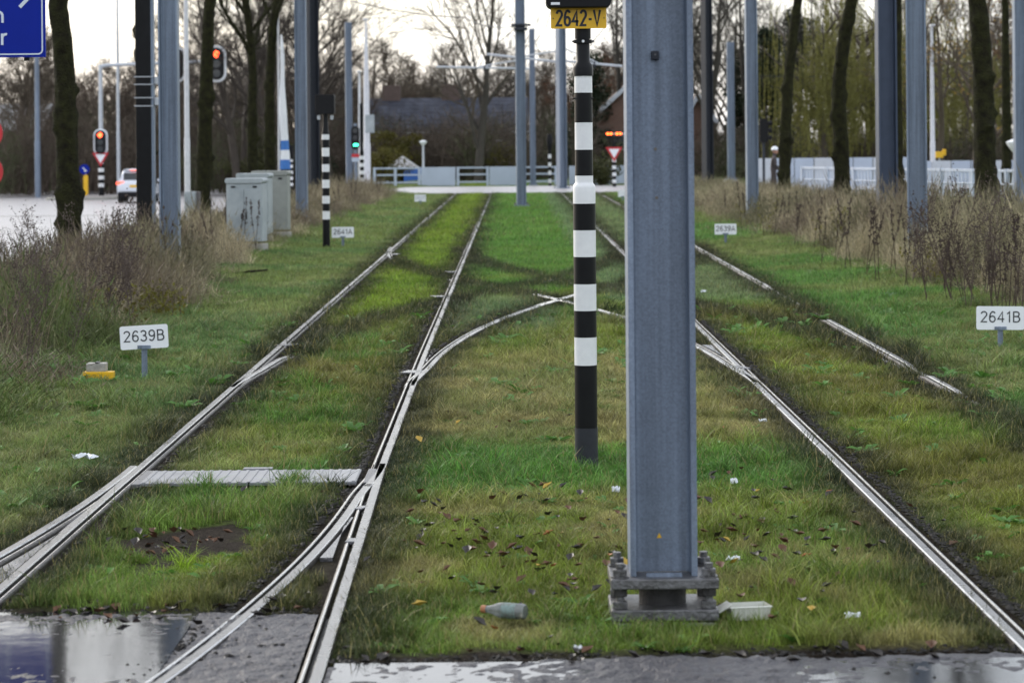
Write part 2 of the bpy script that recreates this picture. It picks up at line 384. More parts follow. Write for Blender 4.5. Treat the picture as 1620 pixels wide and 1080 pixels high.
n.links.new(nz.outputs['Fac'], mr.inputs[0])
vm = n.nodes.new('ShaderNodeVectorMath'); vm.operation = 'SCALE'; n.links.new(a.outputs['Color'], vm.inputs[0]); n.links.new(mr.outputs[0], vm.inputs[3])
n.links.new(vm.outputs[0], b.inputs['Base Color'])
rr = n.nodes.new('ShaderNodeMapRange'); rr.inputs[3].default_value = 1.0; rr.inputs[4].default_value = .9
b.inputs['Specular IOR Level'].default_value = .04; n.links.new(a.outputs['Alpha'], rr.inputs[0]); n.links.new(rr.outputs[0], b.inputs['Roughness'])
bp = n.nodes.new('ShaderNodeBump'); bp.inputs['Strength'].default_value = .8; bp.inputs['Distance'].default_value = .03
n.links.new(nz.outputs['Fac'], bp.inputs['Height']); n.links.new(bp.outputs[0], b.inputs['Normal'])
me.materials.append(m)

# wet asphalt: puddles are smooth water films, the rest rough
def asphalt(name, base, pud_lo, pud_hi, rough, pscale=1.1, lim=.03):
    m = bpy.data.materials.new(name); m.use_nodes = True; n = m.node_tree; b = n.nodes['Principled BSDF']
    g = n.nodes.new('ShaderNodeNewGeometry')
    nz = n.nodes.new('ShaderNodeTexNoise'); nz.inputs['Scale'].default_value = pscale; nz.inputs['Detail'].default_value = 5; nz.inputs['Distortion'].default_value = .4
    mpn = n.nodes.new('ShaderNodeMapping'); mpn.inputs['Scale'].default_value = (.55, 1.6, 1)
    n.links.new(g.outputs['Position'], mpn.inputs[0]); n.links.new(mpn.outputs[0], nz.inputs['Vector'])
    pm = n.nodes.new('ShaderNodeMapRange'); pm.interpolation_type = 'SMOOTHSTEP'
    pm.inputs[1].default_value = pud_lo; pm.inputs[2].default_value = pud_hi
    n.links.new(nz.outputs['Fac'], pm.inputs[0])
    gr = n.nodes.new('ShaderNodeTexNoise'); gr.inputs['Scale'].default_value = 70; gr.inputs['Detail'].default_value = 6
    n.links.new(g.outputs['Position'], gr.inputs['Vector'])
    cr = n.nodes.new('ShaderNodeValToRGB'); cr.color_ramp.elements[0].position = .3; cr.color_ramp.elements[1].position = .72
    cr.color_ramp.elements[0].color = (*[c * .45 for c in base], 1); cr.color_ramp.elements[1].color = (*[c * 1.6 for c in base], 1)
    n.links.new(gr.outputs['Fac'], cr.inputs[0])
    mxc = n.nodes.new('ShaderNodeMix'); mxc.data_type = 'RGBA'; mxc.inputs[7].default_value = (*[c * .35 for c in base], 1)
    n.links.new(pm.outputs[0], mxc.inputs[0]); n.links.new(cr.outputs[0], mxc.inputs[6]); n.links.new(mxc.outputs[2], b.inputs['Base Color'])
    rm = n.nodes.new('ShaderNodeMapRange'); rm.inputs[3].default_value = rough; rm.inputs[4].default_value = lim
    n.links.new(pm.outputs[0], rm.inputs[0]); n.links.new(rm.outputs[0], b.inputs['Roughness'])
    bp = n.nodes.new('ShaderNodeBump'); bp.inputs['Distance'].default_value = .012
    inv = n.nodes.new('ShaderNodeMapRange'); inv.inputs[3].default_value = 1.0; inv.inputs[4].default_value = .004
    n.links.new(pm.outputs[0], inv.inputs[0]); n.links.new(inv.outputs[0], bp.inputs['Strength'])
    n.links.new(gr.outputs['Fac'], bp.inputs['Height']); n.links.new(bp.outputs[0], b.inputs['Normal'])
    b.inputs['Specular IOR Level'].default_value = .6
    return m
M_road = asphalt('road_asphalt', (.30, .29, .30), .62, .85, .32, .25, .2)

def relief(name, x0, x1, y0, y1, edge, xlo, xhi, m, label, dx=.013, dy=.02, amp=1.0):
    X = np.arange(x0, x1, dx); Y = np.arange(y0, y1, dy); A, B = np.meshgrid(X, Y); a_, b_ = A.ravel(), B.ravel()
    h = .006 + .026 * (fbm(a_ * .45, b_ * 1.9, 1.3, 91) - .5) * amp + .010 * (fbm(a_, b_, 8, 92) - .5) + .017 * (fbm(a_, b_, 30, 93, 2) - .5)
    ed = edge(a_) + .16 * (fbm(a_, b_ * 0 + 3, 2.5, 94, 4) - .5) + .07 * (fbm(a_, b_, 14, 95, 2) - .5)
    h += .014 * np.exp(-((a_ - .66) / .42) ** 2) * (x0 > -1)
    h -= .06 * sstep(-.05, .04, b_ - ed)
    lo, hi = xlo(b_), xhi(b_); a_ = np.clip(a_, lo, hi)
    nxx = len(X); idx = np.arange(len(a_)).reshape(len(Y), nxx); q = np.stack([idx[:-1, :-1], idx[:-1, 1:], idx[1:, 1:], idx[1:, :-1]], -1).reshape(-1, 4)
    w_ = np.abs(a_[q[:, 1]] - a_[q[:, 0]]); q = q[w_ > 1e-5]
    me = bpy.data.meshes.new(name); me.from_pydata(np.stack([a_, b_, h], -1).tolist(), [], q.tolist()); me.materials.append(m); me.polygons.foreach_set('use_smooth', [True] * len(me.polygons))
    o = bpy.data.objects.new(name, me); C.objects.link(o); tag(o, label, None, None, 'structure'); return o
xdr = lambda y: np.interp(y, *RX['DR'][:2]); xlr = lambda y: np.interp(y, *RX['LR'][:2])
big = lambda v: (lambda y: 0 * y + v)
M_wl = asphalt('wet_asphalt', (.034, .033, .040), 2.0, 2.1, .42); M_wl.node_tree.nodes['Principled BSDF'].inputs['Specular IOR Level'].default_value = .3; M_water = mat('water_film', (.012, .012, .014), .07, 0, .1, 2, .02, 7, spec=.5)
relief('tarmac_crossing', -2.9, -.70, 8.6, 11.62, lambda x: 11.38 + 0 * x, big(-2.9), lambda y: xdr(y) - .028, M_wl, 'puddled wet asphalt crossing under the turnout')
relief('tarmac_crossing', -2.4, -.70, 8.6, 11.62, lambda x: 11.36 + 0 * x, lambda y: xdr(y) + .028, lambda y: xlr(y) - .078, M_wl, 'dark damp asphalt wedge between the diverging rails')
relief('tarmac_crossing', -.72, 3.2, 8.6, 10.75, lambda x: 10.26 + .05 * x, lambda y: xlr(y) + .030, big(3.2), M_wl, 'wet asphalt crossing in front of the grass median')
def water(x0, x1, y0, y1, z, label):
    o = MB().add([(x0, y0, z), (x1, y0, z), (x1, y1, z), (x0, y1, z)], [(0, 1, 2, 3)]).build('puddle', M_water); tag(o, label, None, None, 'structure')
water(-2.9, -1.36, 8.6, 11.42, .0095, 'mirror puddle reflecting the blue road sign')
water(-.70, 3.2, 8.6, 10.24, .0080, 'thin puddles on the asphalt before the grass median')
def strip(name, x0, x1, y0, y1, nxs, nys, dz, m, label, thick=.1):
    X = np.linspace(x0, x1, nxs); Y = np.linspace(y0, y1, nys)
    mb = MB(); vs = [(x, y, -.78 * float(sstep(-5.0, -10.2, x)) + dz) for y in Y for x in X]
    fs = [(j * nxs + i, j * nxs + i + 1, (j + 1) * nxs + i + 1, (j + 1) * nxs + i) for j in range(nys - 1) for i in range(nxs - 1)]
    mb.add(vs, fs); o = mb.build(name, m, smooth=True); tag(o, label, None, None, 'structure'); return o
strip('road', -46, -12.2, 15, 108.9, 12, 40, .02, M_road, 'wet grey main road left of the tram line')
strip('road', -46, 46, 109, 126, 93, 8, .03, M_road, 'pale wet cross road beyond the grass track')
strip('road', -46, -12.2, 126.1, 200, 12, 20, .02, M_road, 'main road continuing past the junction')
strip('cycle_path', 10.5, 13.5, 40, 108, 6, 20, .0, M_road, 'asphalt cycle path beyond the right verge')
M_paint = mat('road_paint', (.75, .75, .73), .6, 0, .15, 3)
for (x0, x1, y0, y1) in [(-17.1, -16.95, y, y + 3.0) for y in range(48, 106, 9)] + [(-12.75, -12.6, 40, 108)] + [(-20.6, -20.45, y, y + 3.0) for y in range(62, 106, 9)]:
    o = MB().add([(x0, y0, -.754), (x1, y0, -.754), (x1, y1, -.754), (x0, y1, -.754)], [(0, 1, 2, 3)]).build('lane_marking', M_paint)
    tag(o, 'white painted lane line on the wet main road', None, 'road lane lines', 'structure')

# ------------------------------------------------------------------ instanced vegetation (stuff)
def gn_instances(obj, coll):
    ng = bpy.data.node_groups.new(obj.name + '_instances', 'GeometryNodeTree')
    ng.interface.new_socket('Geometry', in_out='INPUT', socket_type='NodeSocketGeometry')
    ng.interface.new_socket('Geometry', in_out='OUTPUT', socket_type='NodeSocketGeometry')
    N = ng.nodes; gi = N.new('NodeGroupInput'); go = N.new('NodeGroupOutput')
    ci = N.new('GeometryNodeCollectionInfo'); ci.inputs['Collection'].default_value = coll
    ci.inputs['Separate Children'].default_value = True; ci.inputs['Reset Children'].default_value = True
    ip = N.new('GeometryNodeInstanceOnPoints'); ip.inputs['Pick Instance'].default_value = True
    def na(nm, ty):
        q = N.new('GeometryNodeInputNamedAttribute'); q.data_type = ty; q.inputs['Name'].default_value = nm; return q.outputs['Attribute']
    er = N.new('FunctionNodeEulerToRotation')
    L = ng.links.new
    L(gi.outputs[0], ip.inputs['Points']); L(ci.outputs[0], ip.inputs['Instance']); L(na('pick', 'INT'), ip.inputs['Instance Index'])
    L(na('rot', 'FLOAT_VECTOR'), er.inputs[0]); L(er.outputs[0], ip.inputs['Rotation']); L(na('scl', 'FLOAT_VECTOR'), ip.inputs['Scale'])
    L(ip.outputs[0], go.inputs[0])
    md = obj.modifiers.new('instances', 'NODES'); md.node_group = ng
def scatter(name, P, tint, rot, scl, pick, coll, label):
    me = bpy.data.meshes.new(name); me.vertices.add(len(P)); me.vertices.foreach_set('co', P.astype(np.float32).ravel())
    def at_(nm, ty, key, arr): q = me.attributes.new(nm, ty, 'POINT'); q.data.foreach_set(key, arr.ravel())
    at_('tint', 'FLOAT_COLOR', 'color', np.concatenate([tint, np.ones((len(P), 1))], 1).astype(np.float32))
    at_('rot', 'FLOAT_VECTOR', 'vector', rot.astype(np.float32)); at_('scl', 'FLOAT_VECTOR', 'vector', scl.astype(np.float32))
    at_('pick', 'INT', 'value', pick.astype(np.int32))
    o = bpy.data.objects.new(name, me); C.objects.link(o); gn_instances(o, coll); tag(o, label, None, None, 'stuff'); return o
def veg_mat(name, transl=.3, rough=.6, straw=(.25, .22, .09), strawcut=.935):
    m = bpy.data.materials.new(name); m.use_nodes = True; n = m.node_tree; n.nodes.clear()
    out = n.nodes.new('ShaderNodeOutputMaterial'); p = n.nodes.new('ShaderNodeBsdfPrincipled'); tr = n.nodes.new('ShaderNodeBsdfTranslucent'); ms = n.nodes.new('ShaderNodeMixShader')
    a = n.nodes.new('ShaderNodeAttribute'); a.attribute_type = 'INSTANCER'; a.attribute_name = 'tint'
    v = n.nodes.new('ShaderNodeAttribute'); v.attribute_name = 'v'
    mr = n.nodes.new('ShaderNodeMapRange'); mr.inputs[3].default_value = .45; mr.inputs[4].default_value = 1.65
    n.links.new(v.outputs['Fac'], mr.inputs[0])
    vm = n.nodes.new('ShaderNodeVectorMath'); vm.operation = 'SCALE'; n.links.new(a.outputs['Color'], vm.inputs[0]); n.links.new(mr.outputs[0], vm.inputs[3])
    gt = n.nodes.new('ShaderNodeMath'); gt.operation = 'GREATER_THAN'; gt.inputs[1].default_value = strawcut; n.links.new(v.outputs['Fac'], gt.inputs[0])
    mx = n.nodes.new('ShaderNodeMix'); mx.data_type = 'RGBA'; mx.inputs[7].default_value = (*straw, 1)
    n.links.new(gt.outputs[0], mx.inputs[0]); n.links.new(vm.outputs[0], mx.inputs[6])
    n.links.new(mx.outputs[2], p.inputs['Base Color']); n.links.new(mx.outputs[2], tr.inputs['Color']); p.inputs['Roughness'].default_value = rough
    p.inputs['Specular IOR Level'].default_value = .35
    ms.inputs[0].default_value = transl; n.links.new(p.outputs[0], ms.inputs[1]); n.links.new(tr.outputs[0], ms.inputs[2]); n.links.new(ms.outputs[0], out.inputs[0])
    return m
M_grass = veg_mat('grass_blade'); M_dry = veg_mat('dry_grass_blade', .2, .75, (.13, .10, .06), .9)
M_twig = veg_mat('twig_bark', 0.0, .85, (.09, .07, .05), 1.1)
def blades(seed, n, h, spread, wd, bend, segs=2, head=0.0):
    rg = np.random.RandomState(seed); V = []; Fc = []; A = []
    for i in range(n):
        a = rg.rand() * 2 * PI; r = spread * math.sqrt(rg.rand()); x0, y0 = r * math.cos(a), r * math.sin(a)
        hh = h * (.45 + .75 * rg.rand()); da = rg.rand() * 2 * PI; bd = bend * (.3 + rg.rand()) * hh; wv = wd * (.6 + .7 * rg.rand()); val = rg.rand()
        ta = rg.rand() * PI; tx, ty = math.cos(ta) * wv / 2, math.sin(ta) * wv / 2
        o = len(V)
        for k in range(segs):
            t = k / segs; f = 1 - .55 * t
            cx, cy, cz = x0 + math.cos(da) * bd * t * t, y0 + math.sin(da) * bd * t * t, hh * (t - .25 * bend * t * t)
            V += [(cx - tx * f, cy - ty * f, cz), (cx + tx * f, cy + ty * f, cz)]; A += [val, val]
        V.append((x0 + math.cos(da) * bd, y0 + math.sin(da) * bd, hh * (1 - .25 * bend))); A.append(val)
        for k in range(segs - 1): Fc.append((o + 2 * k, o + 2 * k + 1, o + 2 * k + 3, o + 2 * k + 2))
        Fc.append((o + 2 * segs - 2, o + 2 * segs - 1, o + 2 * segs))
        if head and rg.rand() < head:   # feathery seed head
            tip = Vector(V[-1]); o = len(V); L = hh * .18; hw = wd * 2.6
            V += [tuple(tip + Vector((-tx / wv * hw, -ty / wv * hw, -L * .4))), tuple(tip + Vector((tx / wv * hw, ty / wv * hw, -L * .4))), tuple(tip + Vector((math.cos(da) * L * .4, math.sin(da) * L * .4, L * .6)))]
            A += [val * .5] * 3; Fc.append((o, o + 1, o + 2))
    return V, Fc, A
def proto(coll, name, VFA, m):
    V, Fc, A = VFA; me = bpy.data.meshes.new(name); me.from_pydata(V, [], Fc); q = me.attributes.new('v', 'FLOAT', 'POINT'); q.data.foreach_set('value', np.array(A, np.float32))
    me.materials.append(m); o = bpy.data.objects.new(name, me); coll.objects.link(o); return o
gc = bpy.data.collections.new('grass_tufts')
for i in range(6): proto(gc, 'tuft_%d' % i, blades(i, 16, (.05, .06, .05, .075, .045, .095)[i], .035, .0042, .6, 2), M_grass)
for i in range(4): proto(gc, 'tuft_%d' % (6 + i), blades(50 + i, 20, .085, .11, .008, .5, 2), M_grass)
def rosette(seed, n, L):
    rg = np.random.RandomState(seed); V = []; Fc = []; A = []
    for i in range(n):
        a = 2 * PI * (i + rg.rand() * .6) / n; l = L * (.6 + .6 * rg.rand()); el = .35 + .6 * rg.rand(); wd_ = l * .17; val = .35 + .4 * rg.rand(); o = len(V); ca, sa = math.cos(a), math.sin(a)
        for t, f in ((0, .35), (.35, .9), (.7, 1.0)):
            r = l * t * math.cos(el * (1 - t * .8)); z = l * t * math.sin(el) * (1 - .45 * t)
            V += [(ca * r - sa * wd_ * f, sa * r + ca * wd_ * f, z + .006), (ca * r, sa * r, z), (ca * r + sa * wd_ * f, sa * r - ca * wd_ * f, z + .006)]; A += [val] * 3
        V.append((ca * l * .95, sa * l * .95, l * math.sin(el) * .5)); A.append(val)
        for k in range(2): b_ = o + 3 * k; Fc += [(b_, b_ + 1, b_ + 4, b_ + 3), (b_ + 1, b_ + 2, b_ + 5, b_ + 4)]
        Fc += [(o + 6, o + 7, o + 9), (o + 7, o + 8, o + 9)]
    return V, Fc, A
for i in range(3): proto(gc, 'tuft_x%d' % i, rosette(70 + i, 8, (.08, .06, .10)[i]), M_grass)
for i in range(3): proto(gc, 'tuft_y%d' % i, blades(170 + i, 30, .14, .05, .0055, .8, 3), M_grass)
dc = bpy.data.collections.new('dry_tufts')
for i in range(5): proto(dc, 'dry_%d' % i, blades(100 + i, 22, (.62, .7, .55, .85, .75)[i], .16, .0065, (.30, .22, .45, .2, .35)[i], 4, .45), M_dry)
for i in range(3): proto(dc, 'dry_%d' % (5 + i), blades(130 + i, 26, .30, .14, .009, .9, 3, .1), M_dry)

rs = np.random.RandomState(7)
def sample(y0, y1, dens, margin=.6):
    W = lambda y: y * 815 / F + margin
    n = int(dens * (W(y0) + W(y1)) * (y1 - y0)); Y = y0 + (y1 - y0) * rs.rand(n)
    X = (rs.rand(n) * 2 - 1) * W(y1); k = np.abs(X) < W(Y); return X[k], Y[k]
VERGE_L = lambda Y: np.interp(Y, [10, 20, 33, 52, 104, 130], [-3.2, -3.45, -3.75, -4.4, -4.3, -4.3])
VERGE_R = lambda Y: np.interp(Y, [10, 26, 32, 57, 104, 130], [5.9, 5.75, 5.55, 5.0, 4.7, 4.7])
Ps = []
for (y0, y1, dens, s0, kind) in ((9.6, 14, 1500, .85, 0), (14, 20, 950, 1.0, 0), (20, 32, 420, 1.3, 0), (32, 55, 120, 1.0, 1), (55, 109, 36, 1.5, 1)):
    X, Y = sample(y0, y1, dens)
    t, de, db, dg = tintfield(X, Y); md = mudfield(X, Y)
    keep = (~roadmask(X, Y)) & (de > (.045 + .03 * rs.rand(len(X))) * np.where((X > 3.3) & (X < 3.75) & ~((Y > 23.6) & (Y < 30)), rs.rand(len(X)) * .30, 1)) & (dg > .10 + .09 * rs.rand(len(X))) & (rs.rand(len(X)) > md * 1.03)
    gr = gp(390, 762); 
    keep &= ~((np.abs(Y - 16.0) < .36) & (X > -2.22) & (X < -.9) & (Y > 16.0 - .20 * fbm(X, Y * 0, 2.2, 77) - .28 * np.exp(-((X + 1.62) / .20) ** 2)))
    # the switch plates stay clear
    keep &= ~((X < np.interp(Y, *RX['LR'][:2])) & (X > np.interp(Y, RX['DR'][0], RX['DR'][1], right=-9 + 8.2)) & (Y > 12.4) & (Y < 16.5))
    keep &= ~((np.abs(X - .62) < .222) & (np.abs(Y - 11.27) < .19))
    keep &= (X > -9.5) & (X < 9.5)
    lush = np.where(Y < 13.5, 1.05, .8) * (.45 + .95 * fbm(X, Y, 1.3, 21)) * np.where((X > -2.3) & (X < -.9) & (Y < 15.6), 1.35, 1) * (1 - .55 * blob(X, Y, 290, 890, .4, .7))
    lush *= np.where(db < .2, 1.25, 1)
    X, Y, t, lush, de = X[keep], Y[keep], t[keep], lush[keep], de[keep]; k = len(X)
    sz = s0 * (.7 + .6 * rs.rand(k)); hz = sz * lush * np.where(de < .18, .8, 1)
    pk = rs.randint(0, 6, k) if kind == 0 else 6 + rs.randint(0, 4, k)
    t = t * (.72 + .56 * rs.rand(k))[:, None]
    if kind == 0:
        wd = rs.rand(k); ros = (wd < .006 * (1 if y0 < 20 else 2.2)) & (de > .2); pk = np.where(ros, 10 + rs.randint(0, 3, k), pk); hz = np.where(ros, sz, hz); t = np.where(ros[:, None], GREEN[None] * 1.25, t)
        cl = (fbm(X, Y, 2.4, 55) > .62) & (wd > .9) & (de > .12); pk = np.where(cl, 13 + rs.randint(0, 3, k), pk); hz = np.where(cl, sz * (.6 + .5 * lush), hz)
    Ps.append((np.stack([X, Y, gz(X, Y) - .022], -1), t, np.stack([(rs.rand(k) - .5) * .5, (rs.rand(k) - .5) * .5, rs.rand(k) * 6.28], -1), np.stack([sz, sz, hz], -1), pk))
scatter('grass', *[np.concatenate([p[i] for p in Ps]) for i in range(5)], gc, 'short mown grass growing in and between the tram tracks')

# tall dry grass of both verges
DRYA, DRYB, DRYC = np.array((.40, .345, .225)), np.array((.15, .118, .085)), np.array((.100, .135, .042))
Qs = []
for (y0, y1, dens) in ((12, 24, 55), (24, 50, 42), (50, 108, 24)):
    n = int(dens * 18 * (y1 - y0)); Y = y0 + (y1 - y0) * rs.rand(n); X = np.where(rs.rand(n) < .5, -3.2 - 7.5 * rs.rand(n), 4.5 + 7.5 * rs.rand(n))
    edge = np.where(X < 0, VERGE_L(Y) - X, X - VERGE_R(Y)) + (fbm(X, Y, .9, 33) - .5) * 1.2
    p = sstep(0, .7, edge) * np.where(X < 0, sstep(-10.6, -9.2, X), sstep(11.5, 10, X)); p = p * np.where(X < 0, .45 + .5 * sstep(.4, .6, fbm(X, Y, .6, 63)), .85); k = (rs.rand(n) < p) & (np.abs(X) < Y * 815 / F + 1.5)
    X, Y, edge = X[k], Y[k], edge[k]; n = len(X)
    f1 = sstep(.35, .65, fbm(X, Y, .5, 61))[:, None]; f2 = (sstep(.45, .62, fbm(X, Y, .8, 71)) * np.where(X < 0, .3 + .8 * sstep(36, 24, Y), .35))[:, None]
    t = DRYA * f1 + DRYB * (1 - f1); t = t * (1 - f2) + DRYC * f2; t = t * (.7 + .6 * rs.rand(n))[:, None]
    hs = (.35 + .75 * sstep(0, 1.6, edge)) * (.7 + .6 * fbm(X, Y, .7, 81)) * np.where(X < 0, .80 - .25 * sstep(-5.5, -8, X), np.interp(Y, [30, 45, 65, 90], [1.22, 1.05, .72, .6])) * np.where((X < 0) & (Y < 24), .62, 1)
    ws = .8 + .6 * rs.rand(n)
    pk = np.where((rs.rand(n) < .3) | (edge < .35), 5 + rs.randint(0, 3, n), rs.randint(0, 5, n))
    Qs.append((np.stack([X, Y, gz(X, Y) - .03], -1), t, np.stack([(rs.rand(n) - .5) * .4, (rs.rand(n) - .5) * .4, rs.rand(n) * 6.28], -1), np.stack([ws, ws, hs * (.8 + .5 * rs.rand(n))], -1), pk))
scatter('dry_grass', *[np.concatenate([p[i] for p in Qs]) for i in range(5)], dc, 'tall dry brown grass and weeds of the verges')

# ------------------------------------------------------------------ rails
PROF = [(-.030, -.09), (-.031, -.004), (-.0285, .010), (-.022, .014), (.020, .014), (.026, .008), (.028, -.028), (.052, -.028), (.054, .006), (.058, .010), (.064, .010), (.074, .004), (.078, -.004), (.076, -.09)]
PROF = [(x * .88, z) for x, z in PROF]
PMAT = [2, 2, 0, 3, 0, 1, 1, 1, 0, 0, 2, 2, 2]
def rail_mesh(k, parent, name='rail', bury=True):
    ys, xs, side = RX[k]; e = exposed(k, ys); mb = MB(); n = len(PROF); vs = []; fs = []; mi = []
    for j, (y, x) in enumerate(zip(ys, xs)):
        z = .002 - (.024 if k == 'RR' else .03) * (1 - min(1, e[j] * 1.15)) * (1 if bury else 0)
        for (px, pz) in PROF: vs.append((x + side * px, y, pz + z))
    for j in range(len(ys) - 1):
        for i in range(n - 1):
            fs.append((j * n + i, j * n + i + 1, (j + 1) * n + i + 1, (j + 1) * n + i)); mi.append(PMAT[i])
    fs.append(tuple(range(n))); mi.append(0); fs.append(tuple(range((len(ys) - 1) * n, len(ys) * n))); mi.append(0)
    mb.v, mb.f, mb.mi = vs, fs, mi
    return mb.build(name, [M_rail, M_groove, M_raild, M_railh], parent)
tl = thing('tram_track', 'shiny grooved tram track crossed by a ribbed drain cover', 'tram track'); rail_mesh('LL', tl); rail_mesh('LR', tl)
tr = thing('tram_track', 'tram track whose far rail is half buried in grass beside the 2641B plate', 'tram track'); rail_mesh('RL', tr); rail_mesh('RR', tr)
tn = thing('turnout', 'curved turnout rails branching off across the puddled asphalt', 'turnout'); rail_mesh('DL', tn, 'switch_rail'); rail_mesh('DR', tn, 'switch_rail')
ca_ = thing('track_crossover', 'overgrown crossover rails curving away from the drained track', 'crossover'); rail_mesh('AL', ca_, 'switch_rail'); rail_mesh('AR', ca_, 'switch_rail')
cb_ = thing('track_crossover', 'overgrown crossover rails curving away from the half buried track', 'crossover'); rail_mesh('BL', cb_, 'switch_rail'); rail_mesh('BR', cb_, 'switch_rail')
# wet steel bed plates between the diverging rails
M_bed = mat('wet_bed_plate', (.13, .13, .14), .22, .6, .3, 12, .25, 40, rvar=.08)
def wedge(parent, ka, kb, y0, y1, ga, gb, z, name='bed_plate'):
    Y = np.linspace(y0, y1, 12); xa = np.interp(Y, *RX[ka][:2]) + ga; xb = np.interp(Y, *RX[kb][:2]) + gb
    mb = MB(); vs = [(x, y, z) for x, y in zip(xa, Y)] + [(x, y, z) for x, y in zip(xb, Y)]
    vs += [(x, y, z - .05) for x, y in zip(xa, Y)] + [(x, y, z - .05) for x, y in zip(xb, Y)]
    N = 12; fs = []
    for i in range(N - 1):
        fs += [(i, i + 1, N + i + 1, N + i), (2 * N + i, 3 * N + i, 3 * N + i + 1, 2 * N + i + 1), (i, 2 * N + i, 2 * N + i + 1, i + 1), (N + i, N + i + 1, 3 * N + i + 1, 3 * N + i)]
    fs += [(0, N, 3 * N, 2 * N), (N - 1, 3 * N - 1, 4 * N - 1, 2 * N - 1)]
    mb.add(vs, fs); return mb.build(name, M_bed, parent)
wedge(tn, 'DR', 'LR', 12.9, 14.3, .042, -.105, .004); wedge(tn, 'DL', 'LL', 11.8, 14.6, .10, -.04, .004)
wedge(ca_, 'LR', 'AR', 24.6, 26.1, .042, -.105, .002); wedge(cb_, 'BL', 'RL', 24.6, 26.3, .10, -.042, .002)
# check rail and tie bars beside the near switch
def small_plates(parent, spots, d=(.10, .07, .02), name='tie_plate'):
    for (px, py) in spots:
        p = gp(px, py); MB().box((p.x, p.y, .006), d, Matrix.Rotation(random.uniform(-.4, .4), 3, 'Z')).build(name, M_bed, parent, bevel=.004)
random.seed(4)
small_plates(tn, [(583, 771), (571, 806), (556, 858)], (.05, .12, .02)); small_plates(ca_, [(652, 590), (455, 547), (600, 503), (694, 470), (713, 431)], (.16, .25, .02))
small_plates(cb_, [(1168, 583), (625, 403)], (.14, .3, .02))
# crossing frog where the crossover rails meet
fr = thing('crossing_frog', 'bright steel crossing piece where the two crossovers intersect', 'rail crossing', (.58, 33.9, 0))
for s in (-1, 1):
    MB().box((0, 0, .008), (.09, 2.6, .03), Matrix.Rotation(s * .22, 3, 'Z')).build('wing_rail', M_rail, fr, bevel=.006)
# drain cover across the left track
dr = thing('drain_cover', 'ribbed white metal drain cover spanning between the tram rails', 'drain cover', (-1.56, 16.0, 0))
M_drain = mat('drain_metal', (.22, .225, .24), .36, .4, .35, 6, .1, 50, rvar=.1)
for (x0, x1) in ((-.66, -.02), (-.01, .62)):
    MB().box(((x0 + x1) / 2, 0, .008), (x1 - x0, .60, .02)).build('cover_plate', M_drain, dr, bevel=.003)
for i in range(23):
    MB().box((-.64 + i * .0565, 0, .0195), (.022, .58, .005)).build('rib', M_drain, dr, bevel=.002)
MB().box((-.02, .345, .012), (.18, .07, .03)).build('lifting_lug', M_drain, dr, bevel=.004)
for s in (-1, 1): MB().box((s * .685, .02, .0), (.05, .66, .03)).build('frame_bar', M_steel, dr, bevel=.004)

# ------------------------------------------------------------------ catenary masts (H section)
def hprof(wd, dp, tf, tw, r):
    p = []
    def arc(cx, cy, a0, a1, n=5):
        for k in range(n + 1): a = R(a0 + (a1 - a0) * k / n); p.append((cx + r * math.cos(a), cy + r * math.sin(a)))
    X, Y = wd / 2, dp / 2
    p += [(-X, -Y), (-X + tf, -Y)]; arc(-X + tf + r, -tw / 2 - r, 180, 90); arc(X - tf - r, -tw / 2 - r, 90, 0); p += [(X - tf, -Y), (X, -Y), (X, Y), (X - tf, Y)]
    arc(X - tf - r, tw / 2 + r, 0, -90); arc(-X + tf + r, tw / 2 + r, -90, -180); p += [(-X + tf, Y), (-X, Y)]
    return p
def mast(loc, wd, rz, label, h=7.5, plate=True, m=None, z0=.08, group='galvanised overhead line masts'):
    t = thing('catenary_mast', label, 'mast', loc, rz, group)
    MB().prism(hprof(wd, wd, wd * .085, wd * .045, wd * .085), 'z', z0, h).build('column', m or M_galv, t)
    if plate:
        MB().box((0, 0, z0 - .025), (wd * 1.6, wd * 1.6, .05)).build('base_plate', M_galv, t, bevel=.004)
        for sx in (-1, 1):
            for sy in (-1, 1): MB().cyl((sx * wd * .66, sy * wd * .66, z0), (sx * wd * .66, sy * wd * .66, z0 + .07), .022, n=6).build('anchor_bolt', M_steel, t)
        MB().box((0, 0, z0 - .60), (wd * 2.0, wd * 2.0, 1.1)).build('footing', M_concrete, t, bevel=.01)
    return t
# the large one in the middle, on its double base plate
P0 = Vector((.622, 11.27, 0.0))
t = thing('catenary_mast', 'thick galvanised steel mast bolted to double base plate beside the plastic tray', 'mast', P0, 0, 'galvanised overhead line masts')
col = MB().prism(hprof(.281, .28, .024, .014, .024), 'z', .187, 7.5).build('column', M_galv, t, smooth=True)
MB().box((0, 0, .163), (.452, .40, .044)).build('upper_base_plate', M_steel, t, bevel=.006)
MB().box((0, 0, .032), (.448, .40, .048)).build('lower_base_plate', M_steel, t, bevel=.006)
MB().box((0, 0, -.07), (.43, .38, .14)).build('footing', M_concrete, t, bevel=.01)
M_pipe = mat('dark_pipe', (.035, .033, .033), .6, .3, .3, 20, .3, 60)
MB().cyl((0, 0, .056), (0, 0, .141), .10, n=28).build('pedestal_tube', M_pipe, t, smooth=True)
MB().box((0, -.1405, .192), (.15, .006, .02)).build('weld_stop', M_galv, t)
